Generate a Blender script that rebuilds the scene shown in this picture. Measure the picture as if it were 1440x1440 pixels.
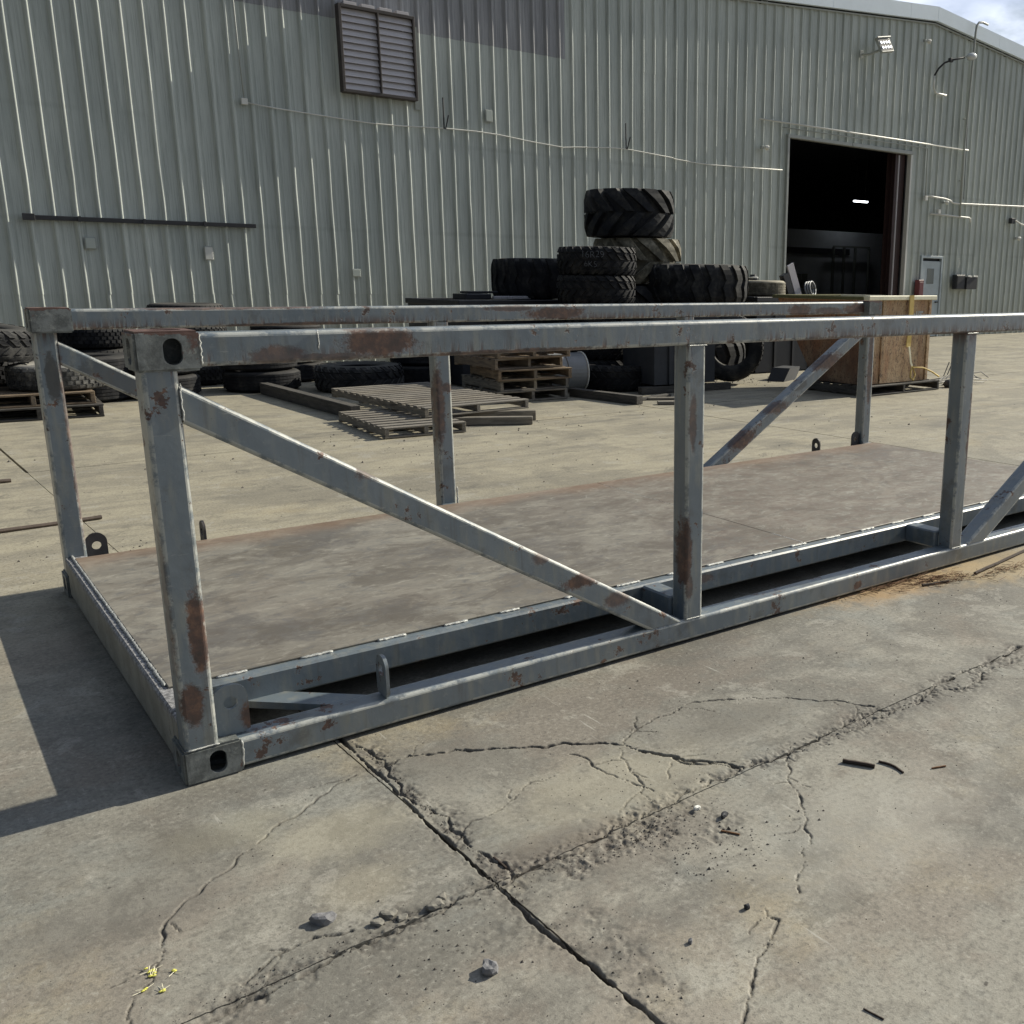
import bpy, bmesh, math, random
import numpy as np
from mathutils import Vector, Matrix, Euler
for o in list(bpy.data.objects): bpy.data.objects.remove(o)
R = math.radians
rnd = random.Random(7)
scn = bpy.context.scene
col = scn.collection

# ------------------------------------------------------------------ camera
cd = bpy.data.cameras.new('camera'); cam = bpy.data.objects.new('camera', cd); col.objects.link(cam)
yaw, pitch, roll = 0.686849, 0.235808, 0.0100624
fw = Vector((math.sin(yaw)*math.cos(pitch), math.cos(yaw)*math.cos(pitch), -math.sin(pitch)))
rt = Vector((math.cos(yaw), -math.sin(yaw), 0)); up = rt.cross(fw)
r2 = rt*math.cos(roll)+up*math.sin(roll); u2 = -rt*math.sin(roll)+up*math.cos(roll)
m = Matrix((r2, u2, -fw)).transposed().to_4x4(); m.translation = Vector((-0.56497, -3.19014, 1.59963))
cam.matrix_world = m
cd.sensor_width = 36; cd.lens = 36*1369.23/1440
cd.shift_x = (720-962.3)/1440; cd.shift_y = 2.3/1440
cd.clip_start = .05; cd.clip_end = 2000
scn.camera = cam

# ------------------------------------------------------------------ sky and sun
SUN_EL, SUN_OFF = R(30), R(2.3)            # sun stands along +X, a touch towards -Y
w = bpy.data.worlds.new('World'); scn.world = w; w.use_nodes = True
nt = w.node_tree; nt.nodes.clear()
sky = nt.nodes.new('ShaderNodeTexSky'); sky.sky_type = 'NISHITA'; sky.sun_disc = False
sky.sun_elevation = SUN_EL; sky.sun_rotation = R(90)+SUN_OFF
sky.air_density = 1.3; sky.dust_density = .8
tc = nt.nodes.new('ShaderNodeTexCoord'); mp = nt.nodes.new('ShaderNodeMapping'); mp.inputs['Scale'].default_value = (1, 1, 2.6); mp.inputs['Location'].default_value = (.35, .1, .2)
nz = nt.nodes.new('ShaderNodeTexNoise'); nz.inputs['Scale'].default_value = 3.4; nz.inputs['Detail'].default_value = 7; nz.inputs['Roughness'].default_value = .58
cr = nt.nodes.new('ShaderNodeValToRGB'); cr.color_ramp.elements[0].position = .42; cr.color_ramp.elements[1].position = .56
mx = nt.nodes.new('ShaderNodeMix'); mx.data_type = 'RGBA'
nz2 = nt.nodes.new('ShaderNodeTexNoise'); nz2.inputs['Scale'].default_value = 9; nz2.inputs['Detail'].default_value = 5
cr2 = nt.nodes.new('ShaderNodeValToRGB')
cr2.color_ramp.elements[0].color = (2.0, 2.3, 2.9, 1); cr2.color_ramp.elements[1].color = (3.3, 3.6, 4.2, 1)
cr2.color_ramp.elements[0].position = .35; cr2.color_ramp.elements[1].position = .6
bg = nt.nodes.new('ShaderNodeBackground'); bg.inputs['Strength'].default_value = 0.045
wo = nt.nodes.new('ShaderNodeOutputWorld')
L = nt.links.new
L(tc.outputs['Generated'], mp.inputs['Vector']); L(mp.outputs[0], nz.inputs['Vector']); L(mp.outputs[0], nz2.inputs['Vector'])
L(nz.outputs['Fac'], cr.inputs[0]); L(nz2.outputs['Fac'], cr2.inputs[0])
L(cr.outputs[0], mx.inputs['Factor']); L(sky.outputs[0], mx.inputs['A'])
dt = nt.nodes.new('ShaderNodeVectorMath'); dt.operation = 'DOT_PRODUCT'; dt.inputs[1].default_value = (math.cos(SUN_EL)*math.cos(SUN_OFF), -math.cos(SUN_EL)*math.sin(SUN_OFF), math.sin(SUN_EL))
mr = nt.nodes.new('ShaderNodeMapRange'); mr.interpolation_type = 'SMOOTHSTEP'; mr.inputs['From Min'].default_value = .1; mr.inputs['From Max'].default_value = .95; mr.inputs['To Min'].default_value = .9; mr.inputs['To Max'].default_value = 6.0
vm = nt.nodes.new('ShaderNodeVectorMath'); vm.operation = 'SCALE'
L(tc.outputs['Generated'], dt.inputs[0]); L(dt.outputs['Value'], mr.inputs['Value']); L(cr2.outputs[0], vm.inputs[0]); L(mr.outputs['Result'], vm.inputs['Scale']); L(vm.outputs[0], mx.inputs['B'])
L(mx.outputs['Result'], bg.inputs['Color']); L(bg.outputs[0], wo.inputs['Surface'])
sd = bpy.data.lights.new('sun', 'SUN'); sd.energy = 5; sd.angle = R(.5); sd.color = (1, .93, .77)
sun = bpy.data.objects.new('sun', sd); col.objects.link(sun)
dirv = Vector((math.cos(SUN_EL)*math.cos(SUN_OFF), -math.cos(SUN_EL)*math.sin(SUN_OFF), math.sin(SUN_EL)))
sun.rotation_euler = dirv.to_track_quat('Z', 'Y').to_euler(); sun.location = dirv*60
vs = scn.view_settings; vs.view_transform = 'Standard'; vs.look = 'None'; vs.exposure = .35; vs.gamma = 1; vs.use_curve_mapping = False
scn.render.engine = 'CYCLES'

# ------------------------------------------------------------------ helpers
def tag(o, label=None, cat=None, group=None, kind=None):
    if label: o['label'] = label
    if cat: o['category'] = cat
    if group: o['group'] = group
    if kind: o['kind'] = kind
    return o
def empty(name, loc=(0, 0, 0), rot=(0, 0, 0), **k):
    o = bpy.data.objects.new(name, None); col.objects.link(o); o.location = loc; o.rotation_euler = rot; o.empty_display_size = .1
    return tag(o, **k)
def link(name, me, mat, parent=None, smooth=False, **k):
    if mat is not None and not me.materials: me.materials.append(mat)
    if smooth and len(me.polygons): me.polygons.foreach_set('use_smooth', [True]*len(me.polygons))
    o = bpy.data.objects.new(name, me); col.objects.link(o)
    if parent is not None: o.parent = parent
    return tag(o, **k)
class MB:
    """collects boxes, tubes and prisms, then links them as one mesh object"""
    def __init__(s): s.v = []; s.f = []
    def add(s, v, f):
        n = len(s.v); s.v += [tuple(p) for p in v]; s.f += [tuple(i+n for i in q) for q in f]; return s
    def box(s, x0, x1, y0, y1, z0, z1, M=None):
        v = [Vector((x, y, z)) for z in (z0, z1) for y in (y0, y1) for x in (x0, x1)]
        if M: v = [M@p for p in v]
        return s.add(v, [(0, 2, 3, 1), (4, 5, 7, 6), (0, 1, 5, 4), (2, 6, 7, 3), (0, 4, 6, 2), (1, 3, 7, 5)])
    def rbox(s, x0, x1, y0, y1, z0, z1, b=.004, M=None):
        """box with chamfered edges"""
        bm = bmesh.new(); bmesh.ops.create_cube(bm, size=1)
        for q in bm.verts:
            q.co = Vector(((x0+x1)/2+q.co.x*(x1-x0), (y0+y1)/2+q.co.y*(y1-y0), (z0+z1)/2+q.co.z*(z1-z0)))
        bmesh.ops.bevel(bm, geom=list(bm.edges), offset=b, segments=1, affect='EDGES')
        bm.verts.index_update(); v = [q.co.copy() for q in bm.verts]
        if M: v = [M@p for p in v]
        s.add(v, [tuple(q.index for q in f.verts) for f in bm.faces]); bm.free(); return s
    def sweep(s, pts, prof, closed=True, cap=True, upv=Vector((0, 0, 1))):
        """sweep 2-D profile [(a,b)] along points"""
        pts = [Vector(p) for p in pts]; n = len(prof); V = []; F = []
        side = None
        for i, p in enumerate(pts):
            t = (pts[min(i+1, len(pts)-1)]-pts[max(i-1, 0)]).normalized()
            if side is None:
                side = t.cross(upv)
                if side.length < 1e-3: side = t.cross(Vector((0, 1, 0)))
            side = (side-t*side.dot(t)).normalized(); u = side.cross(t)
            for a, b in prof: V.append(p+side*a+u*b)
        for i in range(len(pts)-1):
            for j in range(n):
                k = (j+1) % n; F.append((i*n+j, i*n+k, (i+1)*n+k, (i+1)*n+j))
        if cap: F.append(tuple(range(n-1, -1, -1))); F.append(tuple((len(pts)-1)*n+j for j in range(n)))
        return s.add(V, F)
    def tube(s, pts, r, n=8):
        return s.sweep(pts, [(r*math.cos(2*math.pi*i/n), r*math.sin(2*math.pi*i/n)) for i in range(n)])
    def lathe(s, prof, seg=48, M=None, close=True):
        V = []; F = []; n = len(prof)
        for i in range(seg):
            a = 2*math.pi*i/seg
            for r, z in prof: V.append(Vector((r*math.cos(a), r*math.sin(a), z)))
        for i in range(seg):
            for j in range(n if close else n-1):
                k = (j+1) % n; i2 = (i+1) % seg
                F.append((i*n+j, i2*n+j, i2*n+k, i*n+k))
        if M: V = [M@p for p in V]
        return s.add(V, F)
    def prism(s, poly, d0, d1, axis='y', M=None):
        n = len(poly); V = []
        for d in (d0, d1):
            for a, b in poly:
                V.append(Vector((a, d, b)) if axis == 'y' else Vector((d, a, b)) if axis == 'x' else Vector((a, b, d)))
        if M: V = [M@p for p in V]
        F = [tuple(range(n)), tuple(range(2*n-1, n-1, -1))]+[(i, i+n, (i+1) % n+n, (i+1) % n) for i in range(n)]
        return s.add(V, F)
    def mesh(s, name):
        me = bpy.data.meshes.new(name); me.from_pydata(s.v, [], s.f); me.update()
        bm = bmesh.new(); bm.from_mesh(me); bmesh.ops.recalc_face_normals(bm, faces=bm.faces); bm.to_mesh(me); bm.free()
        return me
    def build(s, name, mat, parent=None, smooth=False, **k):
        return link(name, s.mesh(name), mat, parent, smooth, **k)
def rounded(wd, ht, r, n=4, cx=0, cz=0):
    p = []
    for sx, sz, a0 in ((1, 1, 0), (-1, 1, 90), (-1, -1, 180), (1, -1, 270)):
        for i in range(n+1):
            a = R(a0+90*i/n); p.append((cx+sx*(wd/2-r)+r*math.cos(a), cz+sz*(ht/2-r)+r*math.sin(a)))
    return p
def set_sharp(me, ang=35):
    me.polygons.foreach_set('use_smooth', [True]*len(me.polygons))
    try: me.set_sharp_from_angle(angle=R(ang))
    except Exception: pass
    return me

# ------------------------------------------------------------------ materials
def mat(name): 
    m_ = bpy.data.materials.new(name); m_.use_nodes = True; t = m_.node_tree
    return m_, t, t.nodes['Principled BSDF']
class N:
    """tiny node helper"""
    def __init__(s, t, coord='Object'):
        s.t = t; s.tc = t.nodes.new('ShaderNodeTexCoord').outputs[coord]
    def m(s, op, a, b=None, c=None, clamp=False):
        n = s.t.nodes.new('ShaderNodeMath'); n.operation = op; n.use_clamp = clamp
        for i, x in enumerate((a, b, c)):
            if x is None: continue
            if isinstance(x, (int, float)): n.inputs[i].default_value = x
            else: s.t.links.new(x, n.inputs[i])
        return n.outputs[0]
    def scale(s, sc, loc=(0, 0, 0), rot=(0, 0, 0), src=None):
        n = s.t.nodes.new('ShaderNodeMapping'); n.inputs['Scale'].default_value = sc; n.inputs['Location'].default_value = loc; n.inputs['Rotation'].default_value = rot
        s.t.links.new(src or s.tc, n.inputs['Vector']); return n.outputs[0]
    def noise(s, sc, det=4, rough=.55, vec=None, dist=0, four=False):
        n = s.t.nodes.new('ShaderNodeTexNoise'); n.inputs['Scale'].default_value = sc; n.inputs['Detail'].default_value = det
        n.inputs['Roughness'].default_value = rough; n.inputs['Distortion'].default_value = dist
        s.t.links.new(vec or s.tc, n.inputs['Vector']); return n.outputs['Fac']
    def ramp(s, f, stops):
        n = s.t.nodes.new('ShaderNodeValToRGB'); e = n.color_ramp.elements
        while len(e) < len(stops): e.new(.5)
        for i, (p, c) in enumerate(stops):
            e[i].position = p; e[i].color = (c, c, c, 1) if isinstance(c, (int, float)) else (*c, 1)
        s.t.links.new(f, n.inputs[0]); return n.outputs[0]
    def sm(s, f, a, b):
        n = s.t.nodes.new('ShaderNodeMapRange'); n.interpolation_type = 'SMOOTHSTEP'
        n.inputs['From Min'].default_value = a; n.inputs['From Max'].default_value = b
        s.t.links.new(f, n.inputs['Value']); return n.outputs['Result']
    def mix(s, f, a, b, mode='MIX'):
        n = s.t.nodes.new('ShaderNodeMix'); n.data_type = 'RGBA'; n.blend_type = mode
        for k, x in (('Factor', f), ('A', a), ('B', b)):
            if isinstance(x, (int, float)): n.inputs[k].default_value = x
            elif isinstance(x, tuple): n.inputs[k].default_value = (*x, 1)
            else: s.t.links.new(x, n.inputs[k])
        return n.outputs['Result']
    def dist(s, c, r, src=None):
        """ellipsoid distance: 1 at its surface"""
        v = s.scale(tuple(1/x for x in r), tuple(-a/b for a, b in zip(c, r)), src=src)
        n = s.t.nodes.new('ShaderNodeVectorMath'); n.operation = 'LENGTH'; s.t.links.new(v, n.inputs[0]); return n.outputs['Value']
    def bump(s, h, st, d=.01):
        n = s.t.nodes.new('ShaderNodeBump'); n.inputs['Strength'].default_value = st; n.inputs['Distance'].default_value = d
        s.t.links.new(h, n.inputs['Height']); return n.outputs[0]
    def rand(s):
        n = s.t.nodes.new('ShaderNodeObjectInfo'); return n.outputs['Random']
    def attr(s, nm):
        n = s.t.nodes.new('ShaderNodeAttribute'); n.attribute_name = nm; return n.outputs['Fac']
def plain(name, c, rough=.6, metal=0, var=.25, sc=8, bump=.15):
    m_, t, b = mat(name); n = N(t)
    f = n.noise(sc, 6, .6); c1 = tuple(x*(1-var) for x in c); c2 = tuple(min(1, x*(1+var)) for x in c)
    cc = n.mix(f, c1, c2); t.links.new(cc, b.inputs['Base Color']); b.inputs['Roughness'].default_value = rough; b.inputs['Metallic'].default_value = metal
    if bump: t.links.new(n.bump(n.noise(sc*6, 4), bump, .004), b.inputs['Normal'])
    return m_

# frame paint: blue grey paint over steel, with rust where it has worn through
FH0 = 1.439
def frame_paint(name, patches, thresh=.66, grime=()):
    m_, t, b = mat(name); n = N(t)
    f1 = n.noise(3.0, 6, .6); f2 = n.noise(26, 5, .65); st = n.noise(9, 5, .6, n.scale((2.5, 2.5, .5)))
    c = n.mix(n.sm(f1, .35, .65), (.112, .145, .175), (.152, .185, .212))
    c = n.mix(n.sm(st, .45, .72), c, (.20, .215, .205))
    c = n.mix(n.m('MULTIPLY', n.sm(f2, .58, .7), .4), c, (.25, .265, .26))
    for cc, r_g, s_g in grime:
        dg_ = n.m('ADD', n.dist(cc, r_g), n.m('MULTIPLY', n.m('SUBTRACT', n.noise(18, 7, .75), .5), 1.5)); c = n.mix(n.m('MULTIPLY', n.sm(dg_, 1.15, .85), s_g), c, (.028, .030, .032))
    # dull dirt
    c = n.mix(n.m('MULTIPLY', n.sm(n.noise(4.5, 7, .72), .53, .68), .6), c, (.070, .072, .070))
    c = n.mix(n.m('MULTIPLY', n.sm(n.noise(1.2, 7, .7, n.scale((16, 16, 1.2))), .54, .68), .4), c, (.075, .074, .070))
    scr = n.noise(2.2, 5, .65, n.scale((5, 9, 60), rot=(.25, .3, 0))); c = n.mix(n.m('MULTIPLY', n.sm(scr, .66, .71), .5), c, (.34, .35, .33))
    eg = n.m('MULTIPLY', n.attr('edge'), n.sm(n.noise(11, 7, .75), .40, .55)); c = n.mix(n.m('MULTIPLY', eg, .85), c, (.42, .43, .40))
    ed = n.m('MULTIPLY', n.m('SUBTRACT', n.noise(16, 6, .7), .5), 1.5)
    ed2 = n.m('MULTIPLY', n.m('SUBTRACT', n.noise(70, 4, .7), .5), .9)
    rm = None
    for cc, r, s in patches:
        d = n.m('ADD', n.m('ADD', n.dist(cc, r), ed), ed2)
        k = n.m('MULTIPLY', n.sm(d, 1.22, .72), s)
        rm = k if rm is None else n.m('MAXIMUM', rm, k)
    zz = t.nodes.new('ShaderNodeSeparateXYZ'); t.links.new(n.tc, zz.inputs[0])
    fr = n.m('MULTIPLY', n.sm(zz.outputs['Z'], FH0-.045, FH0-.105), n.sm(n.m('ADD', n.noise(1.5, 6, .7, n.scale((30, 30, 3))), n.m('MULTIPLY', n.noise(1.1, 3), .55)), .72, .84)); fr = n.m('MULTIPLY', n.m('MULTIPLY', fr, n.sm(zz.outputs['Z'], FH0-.2, FH0-.11)), .85)
    rm = n.m('MAXIMUM', rm, fr)
    chips = n.sm(n.m('ADD', n.noise(7, 8, .72), n.m('MULTIPLY', n.noise(60, 3, .7), .12)), thresh, thresh+.02)
    rm = chips if rm is None else n.m('MAXIMUM', rm, chips)
    rc = n.ramp(n.noise(22, 7, .7), [(.32, (.026, .016, .014)), (.5, (.07, .032, .022)), (.7, (.17, .082, .045))])
    c = n.mix(rm, c, rc)
    sp = n.sm(n.noise(95, 3, .6), .72, .75)
    c = n.mix(n.m('MULTIPLY', sp, .8), c, (.05, .04, .035))
    t.links.new(c, b.inputs['Base Color'])
    ro = n.m('ADD', n.m('MULTIPLY', rm, .35), n.m('ADD', n.m('MULTIPLY', f2, .25), .27)); t.links.new(ro, b.inputs['Roughness'])
    h = n.m('ADD', n.m('MULTIPLY', f2, .5), n.m('ADD', n.m('MULTIPLY', rm, -.5), n.m('MULTIPLY', n.noise(4, 3), 1.2)))
    t.links.new(n.bump(h, .35, .004), b.inputs['Normal'])
    b.inputs['Specular IOR Level'].default_value = .8; b.inputs['Coat Weight'].default_value = .45; b.inputs['Coat Roughness'].default_value = .33
    return m_
yN, yF = .005, 2.45
near_p = [((.085, yN, .50), (.030, .08, .15), 1), ((.045, yN, .27), (.035, .08, .07), 1), ((.40, yN, 1.355), (.09, .09, .03), .8), ((.74, yN, 1.385), (.13, .12, .05), 1),
          ((.55, yN, 1.345), (.14, .09, .012), .8), ((.70, .02, 1.43), (.08, .05, .02), .6), ((1.25, yN, 1.335), (.4, .09, .012), .9), ((.67, .03, .955), (.06, .05, .035), .9),
          ((1.52, yN, .40), (.09, .07, .03), 1), ((1.70, yN, .285), (.07, .06, .035), .8), ((1.33, yN, .53), (.04, .05, .03), .7), ((2.075, yN, .42), (.03, .09, .16), 1),
          ((2.09, yN, .27), (.02, .09, .06), .8), ((2.10, yN, 1.0), (.02, .09, .13), .8), ((4.14, .02, .75), (.03, .09, .3), .9), ((3.0, yN, 1.33), (.5, .1, .008), .8),
          ((.0, .03, .6), (.02, .05, .35), .6), ((4.0, yN, 1.33), (.5, .1, .012), .9), ((.23, .05, .17), (.04, .05, .06), 1), ((2.4, .33, .16), (.12, .05, .03), .7)]
far_p = [((.11, yF, .8), (.015, .08, .5), .8), ((2.95, yF, 1.375), (.25, .09, .04), 1), ((2.6, yF, 1.41), (.2, .09, .02), .8),
         ((2.08, yF, .8), (.04, .09, .25), .9), ((2.14, yF, .93), (.05, .09, .03), .9), ((5.25, yF, 1.37), (.14, .09, .05), 1), ((5.6, yF, 1.36), (.18, .09, .03), .9), ((5.95, yF, 1.37), (.2, .1, .04), 1),
         ((4.6, yF, .4), (.18, .09, .12), 1), ((4.95, yF, .6), (.2, .09, .06), .9), ((5.5, yF, .95), (.3, .09, .08), 1), ((5.2, yF, .80), (.06, .09, .02), .9), ((1.3, yF, 1.335), (.5, .1, .014), .9), ((6.15, yF, .9), (.03, .09, .35), .9), ((.9, yF, 1.43), (.5, .1, .01), .9)]
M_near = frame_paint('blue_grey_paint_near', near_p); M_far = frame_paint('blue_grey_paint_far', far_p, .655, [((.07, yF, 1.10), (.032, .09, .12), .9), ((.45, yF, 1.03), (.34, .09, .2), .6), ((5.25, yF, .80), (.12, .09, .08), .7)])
def casting_mat():
    m_, t, b = mat('casting_paint'); n = N(t)
    f = n.noise(14, 7, .7); c = n.mix(n.sm(f, .4, .62), (.10, .108, .105), (.20, .215, .21))
    c = n.mix(n.sm(n.noise(30, 5, .7), .55, .66), c, (.26, .27, .25))
    z = t.nodes.new('ShaderNodeSeparateXYZ'); t.links.new(n.tc, z.inputs[0])
    top = n.sm(n.m('ADD', z.outputs['Z'], n.m('MULTIPLY', n.noise(18, 5, .7), .03)), 1.437, 1.456)
    edge = n.sm(n.m('ADD', n.noise(9, 7, .75), n.m('MULTIPLY', top, .5)), .6, .66)
    c = n.mix(edge, c, n.mix(n.noise(40, 4), (.08, .045, .036), (.17, .10, .082)))
    t.links.new(c, b.inputs['Base Color']); b.inputs['Roughness'].default_value = .55
    t.links.new(n.bump(f, .5, .005), b.inputs['Normal']); return m_
M_cast = casting_mat()
def deck_mat():
    m_, t, b = mat('deck_steel'); n = N(t)
    v = n.scale((1, 1.7, 1), rot=(0, 0, R(-18)))
    f1 = n.noise(2.3, 7, .62, v, dist=.9); f2 = n.noise(9, 8, .7, v, dist=1.2); f3 = n.noise(.9, 4, .6); f4 = n.noise(1.15, 7, .7, dist=.5)
    c = n.mix(n.sm(f1, .3, .7), (.138, .124, .103), (.238, .224, .192))
    c = n.mix(n.m('MULTIPLY', n.sm(f2, .5, .68), .75), c, (.115, .118, .12))
    c = n.mix(n.m('MULTIPLY', n.sm(f2, .46, .3), .6), c, (.36, .345, .30))
    c = n.mix(n.m('MULTIPLY', n.sm(f3, .5, .72), .25), c, (.19, .15, .12))
    c = n.mix(n.m('MULTIPLY', n.sm(n.noise(30, 6, .75), .6, .75), .4), c, (.09, .08, .075))
    c = n.mix(n.m('MULTIPLY', n.sm(f4, .5, .6), .7), c, (.105, .100, .095)); c = n.mix(n.m('MULTIPLY', n.sm(n.noise(5, 7, .75, dist=.4), .54, .66), .6), c, (.10, .085, .07))
    z = t.nodes.new('ShaderNodeSeparateXYZ'); t.links.new(n.tc, z.inputs[0])
    sh_ = n.noise(2.1, 9, .74, n.scale((1, 1.5, 1), (3, 1, 0), rot=(0, 0, R(-12))), dist=.4); c = n.mix(n.m('MULTIPLY', n.sm(sh_, .545, .575), .55), c, (.10, .088, .072)); c = n.mix(n.m('MULTIPLY', n.sm(sh_, .44, .41), .4), c, (.31, .295, .25))
    fs = n.noise(3.5, 6, .7, n.scale((2.2, 16, 1), rot=(0, 0, R(22)))); c = n.mix(n.m('MULTIPLY', n.sm(fs, .63, .67), .5), c, (.36, .35, .31)); c = n.mix(n.m('MULTIPLY', n.sm(fs, .36, .32), .5), c, (.08, .075, .068))
    rt_ = n.m('MULTIPLY', n.sm(n.m('ADD', z.outputs['X'], n.m('MULTIPLY', f4, 3)), 3.2, 5.2), n.sm(f2, .4, .62)); c = n.mix(n.m('MULTIPLY', rt_, .42), c, (.17, .118, .085))
    e = n.sm(n.m('ADD', z.outputs['Y'], n.m('MULTIPLY', n.m('SUBTRACT', n.noise(3, 6, .7), .5), .5)), 2.05, 2.4)
    c = n.mix(n.m('MULTIPLY', e, .4), c, (.26, .15, .085))
    t.links.new(c, b.inputs['Base Color']); t.links.new(n.m('ADD', n.m('MULTIPLY', f2, .3), .42), b.inputs['Roughness'])
    t.links.new(n.bump(n.m('ADD', f1, n.m('MULTIPLY', n.noise(40, 4), .15)), .35, .008), b.inputs['Normal']); return m_
M_deck = deck_mat()
M_gal = plain('weld_metal', (.42, .43, .42), .42, .3, .35, 120, .6)
M_dark = plain('dark_steel', (.03, .032, .038), .7, 0, .5, 6)
M_black = plain('black_steel', (.018, .02, .026), .55, 0, .5, 5)
M_rubber = None
def rubber(name, c, dust, amt=.5):
    m_, t, b = mat(name); n = N(t)
    g = t.nodes.new('ShaderNodeNewGeometry'); z = t.nodes.new('ShaderNodeSeparateXYZ')
    t.links.new(g.outputs['Normal'], z.inputs[0])
    f = n.noise(5, 7, .7); d = n.m('MULTIPLY', n.sm(n.m('ADD', f, n.m('MULTIPLY', n.sm(z.outputs['Z'], .3, .9), .35)), .42, .75), amt)
    cc = n.mix(d, c, dust); t.links.new(cc, b.inputs['Base Color']); b.inputs['Roughness'].default_value = .75; b.inputs['Specular IOR Level'].default_value = .22
    t.links.new(n.bump(n.noise(40, 4), .3, .004), b.inputs['Normal']); return m_
M_rub = rubber('black_rubber', (.008, .009, .012), (.075, .072, .068), .5)
M_rub2 = rubber('worn_rubber', (.014, .015, .018), (.10, .098, .092), .6)
M_tan = rubber('dusty_rubber', (.085, .080, .062), (.36, .33, .26), .9)
M_top = rubber('blue_black_rubber', (.014, .016, .021), (.10, .095, .085), .5)
def wood_mat(name, a, b_, gr=.12):
    m_, t, b = mat(name); n = N(t)
    r = n.rand(); v = n.scale((3, 22, 22)); sh = t.nodes.new('ShaderNodeVectorMath'); sh.operation = 'ADD'
    t.links.new(v, sh.inputs[0]); cmb = t.nodes.new('ShaderNodeCombineXYZ'); t.links.new(n.m('MULTIPLY', r, 50), cmb.inputs[1]); t.links.new(cmb.outputs[0], sh.inputs[1])
    f = n.noise(1.4, 7, .7, sh.outputs[0], dist=.6)
    c = n.mix(n.sm(f, .3, .7), a, b_); c = n.mix(n.m('MULTIPLY', r, .45), c, (gr, gr*.97, gr*.92))
    t.links.new(c, b.inputs['Base Color']); b.inputs['Roughness'].default_value = .85
    t.links.new(n.bump(f, .5, .004), b.inputs['Normal']); return m_
M_wood = wood_mat('pallet_wood', (.10, .07, .045), (.30, .22, .14))
M_wood2 = wood_mat('grey_wood', (.09, .078, .062), (.27, .24, .195), .17)
M_beamw = wood_mat('dark_timber', (.03, .028, .026), (.10, .092, .082), .06)
def wall_mat(name, a, b_, purple=False):
    m_, t, b = mat(name); n = N(t)
    r = n.rand()
    f = n.noise(1.1, 6, .6, n.scale((1, 1, .25))); g = n.noise(9, 6, .7, n.scale((6, 1, .12))); h = n.noise(.35, 4, .5)
    c = n.mix(n.sm(f, .3, .7), a, b_); c = n.mix(n.m('MULTIPLY', r, .22), c, tuple(x*.8 for x in a))
    c = n.mix(n.m('MULTIPLY', n.sm(g, .48, .66), .6), c, tuple(x*.58 for x in a))
    c = n.mix(n.m('MULTIPLY', n.sm(g, .42, .25), .3), c, tuple(min(1, x*1.25) for x in b_))
    pl = n.noise(5, 5, .7, n.scale((9, 1, .10), (3.1, 0, 1.7))); c = n.mix(n.m('MULTIPLY', n.sm(pl, .57, .70), .55), c, tuple(min(1, x*1.3) for x in b_))
    dk = n.noise(3, 5, .7, n.scale((5, 1, .16), (7.7, 0, .4))); c = n.mix(n.m('MULTIPLY', n.sm(dk, .56, .70), .5), c, tuple(x*.5 for x in a))
    z = t.nodes.new('ShaderNodeSeparateXYZ'); t.links.new(n.tc, z.inputs[0])
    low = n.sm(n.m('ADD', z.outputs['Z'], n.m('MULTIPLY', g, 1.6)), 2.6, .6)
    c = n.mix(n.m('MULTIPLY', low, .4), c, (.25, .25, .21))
    # girt lines where screws and dirt gather
    for zz in (2.42, 4.05):
        dz = n.m('ABSOLUTE', n.m('SUBTRACT', z.outputs['Z'], zz)); c = n.mix(n.m('MULTIPLY', n.sm(dz, .06, .01), n.m('MULTIPLY', n.sm(h, .42, .6), .14)), c, (.12, .12, .11))
    t.links.new(c, b.inputs['Base Color']); b.inputs['Roughness'].default_value = .5; b.inputs['Specular IOR Level'].default_value = .4
    return m_
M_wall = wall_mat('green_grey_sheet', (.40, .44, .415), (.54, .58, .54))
M_purple = wall_mat('violet_grey_sheet', (.23, .235, .25), (.37, .375, .385))
M_trim = plain('pale_trim', (.74, .84, .92), .45, 0, .08, 2, .05)
M_white = plain('white_pipe', (.66, .66, .62), .5, 0, .1, 5, .05)
M_pipe = plain('grey_pipe', (.34, .36, .34), .5, 0, .2, 5, .05)
M_int = plain('interior_wall', (.68, .72, .76), .8, 0, .2, 2, .05)
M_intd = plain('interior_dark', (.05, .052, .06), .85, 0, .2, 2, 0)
M_col = plain('red_oxide_column', (.045, .024, .024), .6, 0, .2, 4, .1)
M_door = plain('pale_door', (.38, .44, .47), .5, 0, .22, 5, .1)
M_red = plain('red_cabinet', (.15, .03, .035), .5, 0, .15, 6, .05)
M_louv = plain('louver_slat', (.50, .48, .50), .55, 0, .18, 3, .1)
M_louf = plain('louver_frame', (.06, .052, .05), .7, 0, .4, 5, .1)
M_roof = plain('roof_sheet', (.45, .47, .48), .5, 0, .1, 2, 0)
M_glass = plain('dark_window', (.10, .12, .11), .15, 0, .1, 5, 0)
M_stone = plain('stone_grey', (.19, .19, .2), .8, 0, .3, 60, .4)
M_gravel = plain('loose_grit', (.085, .077, .068), .9, 0, .6, 25, .3)
M_twig = plain('dark_twig', (.05, .035, .028), .9, 0, .4, 40, .2)
M_needle = plain('dry_needles', (.19, .10, .05), .9, 0, .5, 30, .2)
M_yel = plain('yellow_petal', (.62, .60, .12), .7, 0, .1, 40, 0)
M_strap = plain('yellow_strap', (.55, .40, .12), .7, 0, .25, 12, .2)
M_ochre = plain('ochre_rim_paint', (.78, .74, .56), .6, 0, .25, 9, .3)
M_moss = plain('mossy_rim', (.13, .125, .055), .9, 0, .5, 20, .5)
M_chalk = plain('chalk_mark', (.12, .13, .15), .9, 0, .4, 30, 0)
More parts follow.
